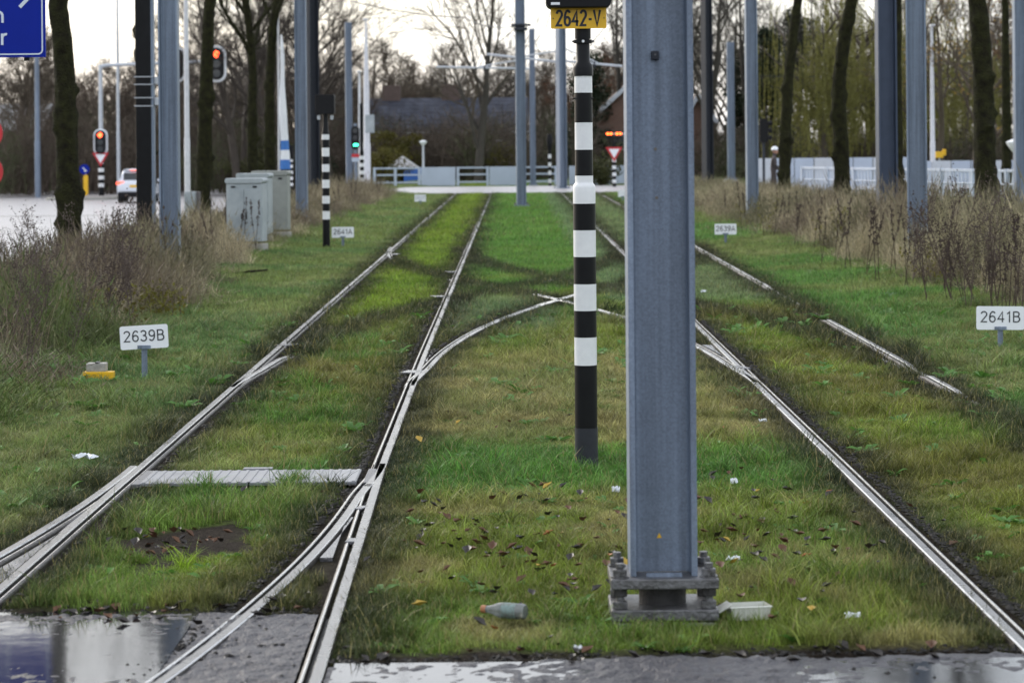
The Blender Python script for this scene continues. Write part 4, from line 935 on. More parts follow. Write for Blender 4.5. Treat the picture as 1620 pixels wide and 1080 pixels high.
# car, seen from behind, partly behind the black mast
def car(loc, rz, label):
    t = thing('parked_car', label, 'car', loc, rz)
    t.name = 'car'
    M_paint_ = mat('white_car_paint', (.70, .73, .80), .22, 0, .02, 3)
    def loft(secs, nm, m, par, n=18, e=4.5):
        vs = []; fs = []
        for (y, hw, z0, z1) in secs:
            for j in range(n):
                a_ = 2 * PI * j / n; cx_, sz_ = math.cos(a_), math.sin(a_)
                vs.append((hw * abs(cx_) ** (2 / e) * (1 if cx_ > 0 else -1), y, (z0 + z1) / 2 + (z1 - z0) / 2 * abs(sz_) ** (2 / e) * (1 if sz_ > 0 else -1)))
        for i in range(len(secs) - 1):
            for j in range(n): fs.append((i * n + j, i * n + (j + 1) % n, (i + 1) * n + (j + 1) % n, (i + 1) * n + j))
        fs += [tuple(range(n)), tuple(reversed(range((len(secs) - 1) * n, len(secs) * n)))]
        mb = MB(); mb.add(vs, fs); return mb.build(nm, m, par, smooth=True)
    body = loft([(0, .80, .42, 1.00), (.06, .89, .34, 1.06), (.5, .92, .30, 1.08), (1.6, .925, .28, 1.06), (3.0, .92, .28, 1.05), (3.9, .90, .30, 1.0), (4.4, .84, .34, .92), (4.55, .7, .42, .82)], 'body', M_paint_, t)
    loft([(.10, .74, .98, 1.10), (.42, .70, .98, 1.56), (.6, .68, .98, 1.66), (1.5, .68, .98, 1.70), (2.3, .67, .98, 1.66), (3.2, .70, .98, 1.10)], 'cabin', M_paint_, t, e=6)
    rot = Matrix.Rotation(R(-34), 3, 'X')
    MB().box((0, .235, 1.325), (1.16, .02, .42), rot).build('rear_window', M_glass, t, bevel=.02)
    for s in (-1, 1): MB().box((s * .70, 1.5, 1.36), (.04, 2.0, .36)).build('side_window', M_glass, t, bevel=.02)
    MB().box((0, .48, 1.645), (1.15, .3, .05)).build('roof_spoiler', M_paint_, t, bevel=.015)
    MB().box((0, .325, 1.63), (.5, .03, .03)).build('high_brake_lamp', M_tail, t)
    for s in (-1, 1):
        MB().box((s * .73, .07, .985), (.40, .10, .15)).build('tail_lamp', M_tail, t, bevel=.03)
        MB().box((s * .52, .9, 1.715), (.04, 1.5, .04)).build('roof_rail', M_blackp, t, bevel=.01)
        MB().box((s * .98, 2.9, 1.1), (.18, .1, .14)).build('wing_mirror', M_paint_, t, bevel=.03)
    MB().box((0, -.012, .84), (.52, .02, .12)).build('licence_plate', M_yellow, t)
    MB().box((0, .0, .42), (1.7, .16, .26)).build('rear_bumper', M_blackp, t, bevel=.04)
    MB().box((0, -.01, .62), (1.4, .05, .03)).build('bumper_crease', M_paint_, t)
    for s in (-1, 1):
        for y in (.75, 3.55):
            wv = MB().cyl((s * .66, y, .34), (s * .89, y, .34), .34, n=28).build('wheel', mat('tyre_rubber', (.02, .02, .02), .8), t, smooth=True)
            MB().cyl((s * .891, y, .34), (s * .90, y, .34), .21, n=20).build('rim', M_lampost, wv)
    return t
g = gp(213.5, 321, -.75); car(g, R(3), 'white estate car waiting with tail lamps lit behind the black mast')

# ------------------------------------------------------------------ yellow block, litter
g = gp(155, 600); t = thing('marker_block', 'grey concrete block on a yellow base in the grass by 2639B', 'block', (g.x, g.y, .0))
k = 4200 / g.y; MB().box((0, .05, .03), (48 / k, .12, .07)).build('yellow_base', M_yellow, t, bevel=.006); MB().box((-.02, .08, .10), (31 / k, .14, .075)).build('concrete_block', M_concrete, t, bevel=.008); MB().box((-.01, .06, .142), (.03, .1, .012)).build('clip', M_steel, t)
# bottle
g = gp(798, 980); t = thing('glass_bottle', 'dirty clear bottle lying in the grass before the mast', 'bottle', (g.x, g.y, .04), R(-24))
M_bottle = mat('bottle_glass', (.26, .28, .27), .2, 0, .3, 25); M_bottle.node_tree.nodes['Principled BSDF'].inputs['Transmission Weight'].default_value = .45
def lathx(prof, nm, m, par, n=20):
    mb = MB(); mb._lathe(prof, n, 0, (0, 0, 0)); mb.v = [(z, x, y) for x, y, z in mb.v]; return mb.build(nm, m, par, smooth=True)
lathx([(.004, .098), (.028, .097), (.033, .09), (.033, -.01), (.030, -.03), (.018, -.06), (.0145, -.085)], 'bottle_body', M_bottle, t)
lathx([(.0338, .06), (.0338, -.005)], 'label', mat('bottle_label', (.22, .22, .19), .7, 0, .5, 40, col2=(.20, .30, .29)), t)
lathx([(.0165, -.083), (.0165, -.105), (.012, -.106)], 'cap', mat('bottle_cap', (.35, .15, .07), .6), t)
# plastic tray
M_tray = mat('tray_plastic', (.72, .73, .66), .35, 0, .08, 8); M_tray.node_tree.nodes['Principled BSDF'].inputs['Transmission Weight'].default_value = .25
def tray(loc, rz, w1, d1, h1, label):
    t = thing('plastic_tray', label, 'tray', loc, rz)
    b0 = [(-w1 / 2 * .9, -d1 / 2 * .85), (w1 / 2 * .9, -d1 / 2 * .85), (w1 / 2 * .9, d1 / 2 * .85), (-w1 / 2 * .9, d1 / 2 * .85)]
    t0 = [(-w1 / 2, -d1 / 2), (w1 / 2, -d1 / 2), (w1 / 2, d1 / 2), (-w1 / 2, d1 / 2)]
    ri = [(x * 1.09, y * 1.12) for x, y in t0]; mb = MB()
    vs = [(x, y, .004) for x, y in b0] + [(x, y, h1) for x, y in t0] + [(x, y, h1 - .004) for x, y in ri] + [(x, y, 0) for x, y in b0] + [(x * 1.015, y * 1.02, h1 - .006) for x, y in t0]
    fs = [(0, 1, 2, 3)]
    for i in range(4):
        j = (i + 1) % 4; fs += [(i, 4 + i, 4 + j, j), (4 + i, 8 + i, 8 + j, 4 + j), (12 + i, 12 + j, 16 + j, 16 + i), (16 + i, 16 + j, 8 + j, 8 + i)]
    fs.append((12, 15, 14, 13)); mb.add(vs, fs); mb.build('tray_shell', M_tray, t, fix=False)
    for i in range(7):
        MB().box((-w1 * .4 + i * w1 * .13, -d1 / 2 * .93, h1 * .5), (.006, .01, h1 * .8)).build('stiffening_rib', M_tray, t)
    MB().box((-w1 / 2 - .06, .0, h1 * .55), (.15, d1 * .9, .004), Matrix.Rotation(R(-28), 3, 'Y')).build('torn_flap', M_tray, t)
    return t
g = gp(1187, 981); tray((g.x - .005, g.y + .05, .0), R(10), .17, .11, .06, 'translucent white plastic food tray beside the mast base')
# crumpled paper scraps
def scrap(px, py, wpx, hpx, label, m, seed):
    g = gp(px, py); k = 4200 / g.y; rg = random.Random(seed); n_ = 6; wv = wpx / k; dv = max(wv * .5, .03); hv = hpx / k; mb = MB(); vs = []
    for j in range(n_):
        for i in range(n_): vs.append(((i / (n_ - 1) - .5) * wv + rg.uniform(-.1, .1) * wv, (j / (n_ - 1) - .5) * dv, rg.random() ** 1.5 * hv + .012))
    mb.add(vs, [(j * n_ + i, j * n_ + i + 1, (j + 1) * n_ + i + 1, (j + 1) * n_ + i) for j in range(n_ - 1) for i in range(n_ - 1)])
    o = mb.build('paper_scrap', m); o.location = (g.x, g.y, 0); o.modifiers.new('thick', 'SOLIDIFY').thickness = .001; tag(o, label, 'litter', 'litter in the grass')
M_litter = mat('litter_white', (.72, .75, .80), .5, 0, .1, 20)
scrap(135, 728, 36, 11, 'crumpled white bag lying left of the drained track', M_litter, 1); scrap(974, 781, 12, 10, 'small white cup fragment between signal post and mast', M_litter, 2)
scrap(1161, 768, 11, 9, 'white scrap in bright green grass right of the mast', M_litter, 3); scrap(1349, 981, 22, 12, 'torn white paper in the grass near the half buried track', M_litter, 4)
scrap(915, 1032, 13, 8, 'white scrap at the muddy asphalt edge', M_litter, 5); scrap(1207, 670, 12, 6, 'grey white scrap beside the half buried track', M_litter, 6)
scrap(1113, 464, 9, 5, 'tiny pale scrap in the far right track', M_litter, 7); scrap(1412, 470, 24, 7, 'grey flattened rag at the right verge', mat('litter_grey', (.25, .28, .31), .6), 8)
scrap(1160, 890, 22, 8, 'pale crumpled wrapper among brown leaves near the mast', M_litter, 9)
# fallen leaves
rl_ = random.Random(11); leafmats = [mat('leaf_brown', (.10, .045, .02), .7, 0, .3, 40), mat('leaf_orange', (.30, .095, .02), .6, 0, .2, 40), mat('leaf_dark', (.022, .017, .014), .5, 0, .3, 40), mat('leaf_yellow', (.42, .28, .04), .6, 0, .2, 40)]
mb = MB()
for i in range(430):
    z = rl_.random()
    if z < .30: px, py = rl_.gauss(860, 170), rl_.gauss(870, 50)
    elif z < .46: px, py = rl_.gauss(1230, 120), rl_.gauss(870, 55)
    elif z < .56: px, py = rl_.gauss(275, 45), rl_.gauss(858, 16)
    elif z < .78: px, py = rl_.uniform(20, 500), rl_.gauss(965, 10)
    elif z < .92: px, py = rl_.uniform(540, 1500), rl_.gauss(1040, 10)
    else: px, py = rl_.uniform(650, 1300), rl_.uniform(640, 1000)
    g = gp(px, py); onroad = bool(roadmask(np.array([g.x]), np.array([g.y]))[0])
    de, _, dg = railfield(np.array([g.x]), np.array([g.y]))
    if de[0] < .08: continue
    r = rl_.uniform(.012, .036); h0 = .012 if (onroad or (z > .46 and z < .92)) else rl_.uniform(.025, .06)
    a_ = rl_.random() * 6.28; tl_ = Matrix.Rotation(a_, 3, 'Z') @ Matrix.Rotation(rl_.uniform(-.6, .6), 3, 'X')
    sh = [(0, -1, 0), (.55, -.45, .18), (.75, .1, .32), (.35, .5, .12), (0, 1.1, .1), (-.4, .5, .14), (-.7, .0, .3), (-.5, -.5, .2)]
    vs = [tl_ @ Vector((p[0] * r, p[1] * r, p[2] * r)) + Vector((g.x, g.y, h0 + r * .3)) for p in sh] + [Vector((g.x, g.y, h0))]
    dark = (z > .46) or rl_.random() < .35
    mi = rl_.choice((2, 2, 2, 0)) if z > .56 and z < .92 else rl_.choice((0, 0, 0, 1, 2, 2, 2, 3) if rl_.random() < .4 else (0, 0, 2, 2))
    mb.add(vs, [(i_, (i_ + 1) % 8, 8) for i_ in range(8)], mi)
o = mb.build('fallen_leaves', leafmats, fix=False); tag(o, 'scattered brown and orange fallen leaves and dark debris', None, None, 'stuff')
# crumbs of black mud and ballast along the gauge side of the rails and the tarmac edge
rg = np.random.RandomState(3); mb = MB(); M_crumb = mat('wet_mud_crumb', (.012, .011, .010), .7, 0, .4, 60, spec=.25)
def crumb(x, y, z, r):
    vs = [(x + r * dx * (.5 + 1.3 * rg.rand()), y + r * dy * (.6 + .8 * rg.rand()), z + r * dz * (.25 + .5 * rg.rand())) for dx, dy, dz in ((1, 0, 0), (-1, 0, 0), (0, 1, 0), (0, -1, 0), (0, 0, 1), (0, 0, -1))]
    mb.add(vs, [(0, 2, 4), (2, 1, 4), (1, 3, 4), (3, 0, 4), (2, 0, 5), (1, 2, 5), (3, 1, 5), (0, 3, 5)])
for k_, n_, y0, y1 in (('RL', 2200, 9.8, 30), ('LR', 1700, 14, 34), ('LL', 500, 10, 24), ('DR', 500, 9.7, 15.5), ('AR', 500, 22, 33)):
    ys_, xs_, sd_ = RX[k_]
    for i in range(n_):
        y = y0 + (y1 - y0) * rg.rand() ** 1.3; x = np.interp(y, ys_, xs_) + sd_ * (.10 + abs(rg.randn()) * .035); crumb(x, y, .004, .005 + .012 * rg.rand() ** 2)
for i in range(1500):
    x = rg.uniform(-2.4, 2.6); y = (11.42 if x < -.8 else 10.34 + .05 * x) + abs(rg.randn()) * .11 - .05
    if railfield(np.array([x]), np.array([y]))[0][0] > .05: crumb(x, y, .004, .004 + .014 * rg.rand() ** 3)
for i in range(170):
    z_ = rg.rand(); x = rg.uniform(-1.5, -.85) if z_ < .6 else rg.uniform(-.5, 2.4); y = rg.uniform(9.7, 11.3) if z_ < .6 else rg.uniform(9.7, 10.3)
    if railfield(np.array([x]), np.array([y]))[0][0] > .05: crumb(x, y, .008, .003 + .012 * rg.rand() ** 3)
o = mb.build('mud_crumbs', M_crumb, fix=False); tag(o, 'black wet mud crumbs along the rails and asphalt edge', None, None, 'stuff')

# ------------------------------------------------------------------ trees
M_bark = mat('mossy_bark', (.018, .015, .012), .95, 0, .35, 6, 1.0, 26, col2=(.034, .036, .014), spec=.1)
M_bark2 = mat('bare_branch', (.070, .055, .042), .9, 0, .3, 3, .6, 12)
def branch(mb, p, d, L, r, n, rg, wander, lift, sides, taper=.35):
    pts = [Vector(p)]; rad = [r]; d = Vector(d).normalized(); seg = L / n
    for i in range(n):
        d = (d + Vector((rg.gauss(0, wander), rg.gauss(0, wander), rg.gauss(0, wander) + lift))).normalized()
        pts.append(pts[-1] + d * seg); rad.append(r * (1 - (1 - taper) * (i + 1) / n))
    mb.tube(pts, rad, sides, False); return pts, rad
def bare_tree(seed, h, r, fork=.3, spread=.75, nl=9, nb=6, nt=6, nf=5, tw=.011, trunk_pts=None, lift=.05):
    rg = random.Random(seed); T = MB(); Cr = MB()
    if trunk_pts is None: tp, trd = branch(T, (0, 0, -.2), (rg.gauss(0, .04), rg.gauss(0, .04), 1), h * .82, r, 12, rg, .05, .03, 10, .22)
    else: tp, trd = trunk_pts
    n_ = len(tp)
    def along(pts, rad, t): x = t * (len(pts) - 1); i = min(int(x), len(pts) - 2); f_ = x - i; return pts[i].lerp(pts[i + 1], f_), rad[i] * (1 - f_) + rad[i + 1] * f_, (pts[i + 1] - pts[i]).normalized()
    def side(dv, ang):
        a_ = Vector((rg.gauss(0, 1), rg.gauss(0, 1), rg.gauss(0, .6))); a_ = (a_ - dv * a_.dot(dv)).normalized(); return (dv * math.cos(ang) + a_ * math.sin(ang)).normalized()
    for i in range(nl):
        t_ = fork + (1 - fork) * (i + rg.random() * .7) / nl; p, rr, dv = along(tp, trd, min(t_, .99))
        L1 = h * (.50 - .32 * t_) * rg.uniform(.8, 1.25); bp1, br1 = branch(T, p, side(dv, spread * rg.uniform(.7, 1.2)), L1, rr * .55, 7, rg, .11, lift, 6, .3)
        for j in range(nb):
            p2, r2, d2 = along(bp1, br1, rg.uniform(.2, 1)); L2 = L1 * rg.uniform(.3, .6)
            bp2, br2 = branch(Cr, p2, side(d2, rg.uniform(.4, .9)), L2, max(r2 * .55, tw * 1.6), 4, rg, .14, lift, 4, .4)
            for k_ in range(nt):
                p3, r3, d3 = along(bp2, br2, rg.uniform(.15, 1)); L3 = L2 * rg.uniform(.35, .7)
                bp3, br3 = branch(Cr, p3, side(d3, rg.uniform(.3, .9)), L3, max(r3 * .5, tw), 3, rg, .18, lift, 3, .5)
                for l in range(nf):
                    p4, r4, d4 = along(bp3, br3, rg.uniform(.1, 1)); branch(Cr, p4, side(d4, rg.uniform(.3, .9)), L3 * rg.uniform(.3, .7), tw * .7, 1, rg, .1, 0, 3, .3)
    return T, Cr
def place_tree(T, Cr, name, label, loc, mT, mC, group, rz=0, sc_=None):
    t = thing(name, label, 'tree', loc, rz, group); T.build('trunk', mT, t, smooth=True, fix=False); Cr.build('crown', mC, t, fix=False)
    if sc_ is not None: t.scale = sc_
    return t
# street trees: trunks follow the photographed line, bark lumps and stubs modelled
def street_tree(pts, D, wpx, label, seed, h=11, fork=.64):
    """pts: (px,py) from base to the top of view"""
    rg = random.Random(seed); W = [at(px, py, D) for px, py in pts]; base = W[0].copy(); base.z = float(gz(np.array([base.x]), np.array([base.y]))[0]) - .1
    loc = [w_ - base for w_ in W]; loc[0].z = 0
    dirn = (loc[-1] - loc[-2]).normalized(); dirn = (dirn * .5 + Vector((0, 0, 1))).normalized()
    while loc[-1].z < h: loc.append(loc[-1] + (dirn + Vector((rg.gauss(0, .12), rg.gauss(0, .12), 0))).normalized() * 1.1)
    r0 = wpx / 2 * D / 4200
    fine = []; 
    for i in range(len(loc) - 1):
        n_ = max(2, int((loc[i + 1] - loc[i]).length / .13))
        for j in range(n_): fine.append(loc[i].lerp(loc[i + 1], j / n_))
    fine.append(loc[-1]); sm = [fine[max(i - 3, 0)] * .25 + fine[i] * .5 + fine[min(i + 3, len(fine) - 1)] * .25 for i in range(len(fine))]
    rad = [r0 * (1.0 - .55 * max(0, p.z - 1) / h + .35 * math.exp(-p.z / .35)) for p in sm]
    T = MB(); n_ = 22; vs = []; fs = []
    lumps = [(rg.uniform(.5, 5.5), rg.uniform(0, 6.28), rg.uniform(.05, .14), rg.uniform(.05, .13)) for _ in range(16)]
    for i, (p, r) in enumerate(zip(sm, rad)):
        for k_ in range(n_):
            a_ = 2 * PI * k_ / n_; f_ = 1 + .05 * math.sin(3 * a_ + p.z * 1.3 + seed) + .035 * math.sin(7 * a_ + p.z * 4 + seed) + rg.gauss(0, .035)
            for (lz, la, lh, ls) in lumps:
                da = (a_ - la + PI) % (2 * PI) - PI; e = ((p.z - lz) / ls) ** 2 + (da * r / ls) ** 2
                if e < 5: f_ += lh / r0 * .95 * math.exp(-e)
            vs.append(p + Vector((math.cos(a_), math.sin(a_), 0)) * r * f_)
    for i in range(len(sm) - 1):
        for k_ in range(n_): a0, a1 = i * n_ + k_, i * n_ + (k_ + 1) % n_; fs.append((a0, a1, a1 + n_, a0 + n_))
    T.add(vs, fs)
    T2, Cr = bare_tree(seed + 500, h * 1.15, r0, fork, .75, 9, 6, 5, 3, .010, (sm[::6], rad[::6]))
    T.add(T2.v, T2.f)
    return place_tree(T, Cr, 'street_tree', label, base, M_bark, M_bark, 'mossy street trees')
street_tree([(112, 412), (110, 330), (106, 230), (103, 130), (98, 60), (90, 10)], 47, 37, 'mossy street tree trunk with knobs between blue sign and black mast', 21)
street_tree([(233, 385), (234, 250), (229, 120), (222, 20)], 62, 24, 'knobbly tree trunk hidden behind the black mast', 22)
street_tree([(318, 360), (321, 280), (325, 180), (329, 60), (331, 0)], 72, 25, 'straight mossy street tree covering part of the red traffic lantern', 23)
street_tree([(399, 300), (399, 200), (400, 110), (394, 40), (388, 0)], 96, 17, 'forked dark tree with angled limb above the cabinets', 24, 12, .40)
street_tree([(427, 300), (427, 200), (427, 120), (431, 40), (440, 0)], 92, 18, 'forked mossy tree beside the furled flag', 25, 12, .42)
street_tree([(1240, 330), (1242, 230), (1247, 130), (1255, 50), (1263, 0)], 86, 19, 'leaning dark street tree beside the helmeted person', 26)
street_tree([(1333, 360), (1332, 250), (1326, 140), (1335, 60), (1349, 0)], 69, 25, 'bent street tree with bark lump amid the dry verge', 27)
street_tree([(1421, 360), (1420, 200), (1418, 100), (1420, 0)], 66, 17, 'slim tree trunk tucked behind the blue grey mast', 28)
street_tree([(1563, 385), (1560, 280), (1556, 170), (1553, 80), (1547, 0)], 58, 36, 'thickest mossy street tree at the white railing', 29)
street_tree([(1592, 280), (1592, 150), (1590, 0)], 105, 15, 'reddish dark trunk behind the railing by the globe lamp', 30, 13)

# background trees
protos = []
for i, (h, r, f_, sp, nl) in enumerate(((11, .20, .18, .7, 11), (9.5, .17, .12, .6, 11), (13, .24, .22, .75, 12), (8, .13, .05, .55, 12), (15, .27, .25, .7, 13))):
    protos.append(bare_tree(900 + i, h, r, f_, sp, nl, 7, 6, 5, .013))
M_b = [mat('bare_bark_%d' % i, c, .9, 0, .25, 2) for i, c in enumerate(((.060, .048, .038), (.075, .058, .040), (.048, .042, .034), (.085, .062, .045), (.055, .044, .036)))]
blab = ['spreading bare tree', 'slender bare tree', 'tall bare tree with open crown', 'low bushy bare tree', 'very tall bare tree']
roots = []
rb = random.Random(77)
def bg_tree(kind, px, D, sc_, zone='in the wood behind the main road'):
    g = at(px, 300, D); loc = (g.x, D, -.3 if px < 560 else 0); rz = rb.random() * 6.28
    while len(roots) <= kind: roots.append(None)
    if roots[kind] is None:
        roots[kind] = place_tree(*protos[kind], 'bare_tree', blab[kind] + ' ' + zone, loc, M_b[kind], M_b[kind], 'bare trees ' + zone, rz, (sc_,) * 3)
    else: dup(roots[kind], loc, rz, blab[kind] + ' ' + zone, 'bare trees ' + zone, scale=sc_)
for i in range(44): bg_tree(rb.choice((0, 1, 1, 3, 3, 0)), -20 + i * 13.5 + rb.uniform(-8, 8), rb.uniform(165, 215), rb.uniform(.8, 1.1))
for i in range(34): bg_tree(rb.choice((0, 1, 3, 3)), 545 + i * 13 + rb.uniform(-8, 8), rb.uniform(196, 250), rb.uniform(.85, 1.12), 'behind the bungalow')
for i in range(20): bg_tree(rb.choice((0, 0, 2, 1)), 1000 + i * 32 + rb.uniform(-10, 10), rb.uniform(178, 230), rb.uniform(.95, 1.2), 'behind the white parapet')
for px in (374, 388, 440, 470, 520): bg_tree(4, px, rb.uniform(142, 158), .9, 'beside the furled flag')
for px in (985, 1040, 1085, 1120): bg_tree(2, px, rb.uniform(150, 175), 1.1, 'around the brick gable')
# the big forked tree in the centre
T, Cr = bare_tree(1234, 13.5, .26, .16, .55, 12, 8, 6, 5, .013, None, .09)
place_tree(T, Cr, 'bare_tree', 'large forked bare tree rising from behind the white railing', (at(757, 290, 142).x, 142, 0), M_b[2], M_b[1], None, 1.2)

# leafy kinds
def leafy(seed, n, gen, size, rg=None):
    rg = np.random.RandomState(seed); V = []; Fc = []
    for i in range(n):
        p = gen(rg)
        if p is None: continue
        a_ = rg.randn(3); a_ /= np.linalg.norm(a_); b_ = np.cross(a_, rg.randn(3)); b_ /= np.linalg.norm(b_); s = size * (.6 + .8 * rg.rand()); o = len(V)
        V += [tuple(p - a_ * s * .5), tuple(p + b_ * s * .28), tuple(p + a_ * s * .5), tuple(p - b_ * s * .28)]; Fc.append((o, o + 1, o + 2, o + 3))
    mb = MB(); mb.v = V; mb.f = Fc; mb.mi = [0] * len(Fc); return mb
def leafmat(nm, c1, c2, tr=.3):
    m = mat(nm, c1, .7, 0, .35, 1.2, 0, col2=c2); n = m.node_tree; b = n.nodes['Principled BSDF']; b.inputs['Specular IOR Level'].default_value = .3
    t_ = n.nodes.new('ShaderNodeBsdfTranslucent'); s = n.nodes.new('ShaderNodeMixShader'); s.inputs[0].default_value = tr; out = n.nodes['Material Output']
    n.links.new(b.inputs['Base Color'].links[0].from_socket, t_.inputs['Color']); n.links.new(b.outputs[0], s.inputs[1]); n.links.new(t_.outputs[0], s.inputs[2]); n.links.new(s.outputs[0], out.inputs[0]); return m
def clumps(rg0, n, rx, rz, zc): return [(rg0.gauss(0, rx * .5), rg0.gauss(0, rx * .5), zc + rg0.gauss(0, rz * .5), rg0.uniform(.25, .5)) for _ in range(n)]
def clump_gen(cl):
    def gen(rg):
        c = cl[rg.randint(len(cl))]; d = rg.randn(3); d /= np.linalg.norm(d); return np.array(c[:3]) + d * c[3] * (rg.rand() ** .4) * np.array((1.6, 1.6, 1.1))
    return gen
M_ever = leafmat('evergreen_leaf', (.016, .026, .014), (.030, .044, .020)); M_willow = leafmat('willow_leaf', (.17, .168, .045), (.27, .26, .085), .5)
M_yel = leafmat('autumn_leaf', (.15, .115, .02), (.085, .09, .022)); M_oran = leafmat('rusty_leaf', (.17, .07, .03), (.11, .055, .03)); M_gold = leafmat('gold_leaf', (.45, .30, .08), (.35, .22, .06))
rg0 = random.Random(5)
def evergreen(px, D, h, label, seed):
    rg = random.Random(seed); T = MB(); pts, rad = branch(T, (0, 0, -.2), (0, 0, 1), h, .16, 8, rg, .02, .05, 8, .2)
    cl = []
    for i in range(70):
        z = rg.uniform(.08, 1); rr = (1 - z) * h * .22 + .4; a_ = rg.random() * 6.28; q = rr * rg.uniform(.3, 1); cl.append((q * math.cos(a_), q * math.sin(a_), z * h, rg.uniform(.35, .6)))
    return place_tree(T, leafy(seed, 9000, clump_gen(cl), .22), 'evergreen_tree', label, (at(px, 300, D).x, D, 0), M_bark2, M_ever, 'dark evergreens behind the right verge')
evergreen(1215, 175, 9.5, 'dark evergreen beside the brick gable trees', 61); evergreen(1262, 185, 11, 'taller dark evergreen next to the willows', 62); evergreen(1180, 190, 8.5, 'lower dark evergreen behind the far masts', 63)
evergreen(935, 170, 7.5, 'dark evergreen between far masts and brick gable', 64)
def willow(px, D, h, label, seed):
    rg = random.Random(seed); T = MB(); L = MB(); pts, rad = branch(T, (0, 0, -.2), (0, 0, 1), h * .6, .3, 8, rg, .06, .03, 9, .5)
    V, Fc = [], []
    for i in range(16):
        p = pts[rg.randint(3, 8)]; a_ = rg.random() * 6.28; bp_, br_ = branch(T, p, (math.cos(a_), math.sin(a_), 1.0), h * rg.uniform(.35, .55), .1, 6, rg, .12, -.05, 5, .3)
        for j in range(20):
            q = bp_[rg.randint(2, 6)] + Vector((rg.gauss(0, .5), rg.gauss(0, .5), rg.gauss(0, .3))); ln = rg.uniform(.35, .92) * q.z
            sw = Vector((rg.gauss(0, .06), rg.gauss(0, .06), 0)); sp = [q + Vector((0, 0, -ln * t_)) + sw * ln * t_ for t_ in np.linspace(0, 1, 5)]
            L.tube(sp, [.012, .011, .010, .008, .004], 3, False)
            nlf = int(ln * 13)
            for k_ in range(nlf):
                t_ = rg.random(); c = q + Vector((0, 0, -ln * t_)) + sw * ln * t_; a2 = rg.random() * 6.28; d = Vector((math.cos(a2) * .10, math.sin(a2) * .10, -.16)); s_ = Vector((-math.sin(a2), math.cos(a2), 0)) * .028
                o = len(L.v); L.v += [tuple(c), tuple(c + d * .5 + s_), tuple(c + d), tuple(c + d * .5 - s_)]; L.f.append((o, o + 1, o + 2, o + 3)); L.mi.append(0)
    return place_tree(T, L, 'willow_tree', label, (at(px, 300, D).x, D, 0), M_bark2, M_willow, 'weeping willows behind the white parapet')
willow(1305, 150, 12, 'weeping willow with olive strands left of the close masts', 71); willow(1372, 156, 13, 'weeping willow behind the bent street tree', 72); willow(1455, 160, 12, 'weeping willow behind the tall grey mast', 73); willow(1520, 168, 11, 'weeping willow behind the thickest street tree', 74)
def bush(px, D, rx, h, m, label, seed, n=6000, size=.14, name='bush', group=None):
    rg = random.Random(seed); T = MB()
    for i in range(9): branch(T, (0, 0, -.1), (rg.gauss(0, .5), rg.gauss(0, .5), 1), h * .8, .04, 4, rg, .15, .02, 4, .3)
    cl = [(rg.gauss(0, rx * .5), rg.gauss(0, rx * .4), max(.2, h * rg.uniform(.1, .9) * (1 - .3 * rg.random())), rg.uniform(.25, .5)) for _ in range(34)]
    t = thing(name, label, 'bush', (at(px, 300, D).x, D, 0), 0, group); T.build('stems', M_bark2, t, fix=False); leafy(seed, n, clump_gen(cl), size).build('foliage', m, t, fix=False); return t
bush(622, 150, 1.6, 3.3, M_yel, 'yellow green bush above the blue tent', 81); bush(600, 138, 1.0, 2.2, M_yel, 'golden low bush beside the white posts', 82, 2500)
bush(690, 165, 1.3, 2.6, M_ever, 'dark bush below the bungalow roof', 83); bush(792, 150, .8, 2.6, M_yel, 'small yellowish bush right of the forked bare tree', 84, 900)
bush(895, 160, 1.5, 2.6, M_ever, 'dark bush behind the far masts', 85); bush(480, 150, 2.2, 2.6, M_ever, 'dark green bush behind the furled flag', 86, 3500); bush(405, 150, 2.2, 2.4, leafmat('olive_leaf', (.05, .055, .022), (.08, .085, .03)), 'olive bush beyond the road behind the cabinets', 87, 4500)
bush(245, 172, 1.8, 2.8, MATS['olive_leaf'], 'olive bush behind the white car', 88, 4500); bush(950, 128, .9, 1.6, MATS['olive_leaf'], 'low scrub at the lit warning signal', 89, 2200)
def autumn(px, D, h, m, label, seed, n, size=.13, group=None):
    rg = random.Random(seed); T, Cr = bare_tree(seed, h, .2, .15, .7, 10, 6, 5, 4, .012)
    pts = [Vector(v) for v in Cr.v]
    def gen(r_): v = Cr.v[r_.randint(len(Cr.v))]; return np.array(v) + r_.randn(3) * .12
    t = place_tree(T, Cr, 'autumn_tree', label, (at(px, 300, D).x, D, 0), M_b[1], M_b[1], group); leafy(seed, n, gen, size).build('leaves', m, t, fix=False); return t
autumn(965, 180, 8.5, M_oran, 'rust leaved tree rising behind the signal post', 91, 4200); autumn(925, 195, 8.0, M_oran, 'faint rusty tree left of the brick gable', 92, 2200)
autumn(1545, 120, 11, M_gold, 'bare tree still dotted with golden leaves by the parapet', 93, 900, .12); autumn(1490, 135, 11, M_gold, 'second tree with sparse golden leaves behind the thin pale post', 94, 500, .12); autumn(1605, 128, 11, M_oran, 'reddish brown leaved tree behind the globe lamp', 95, 2600)

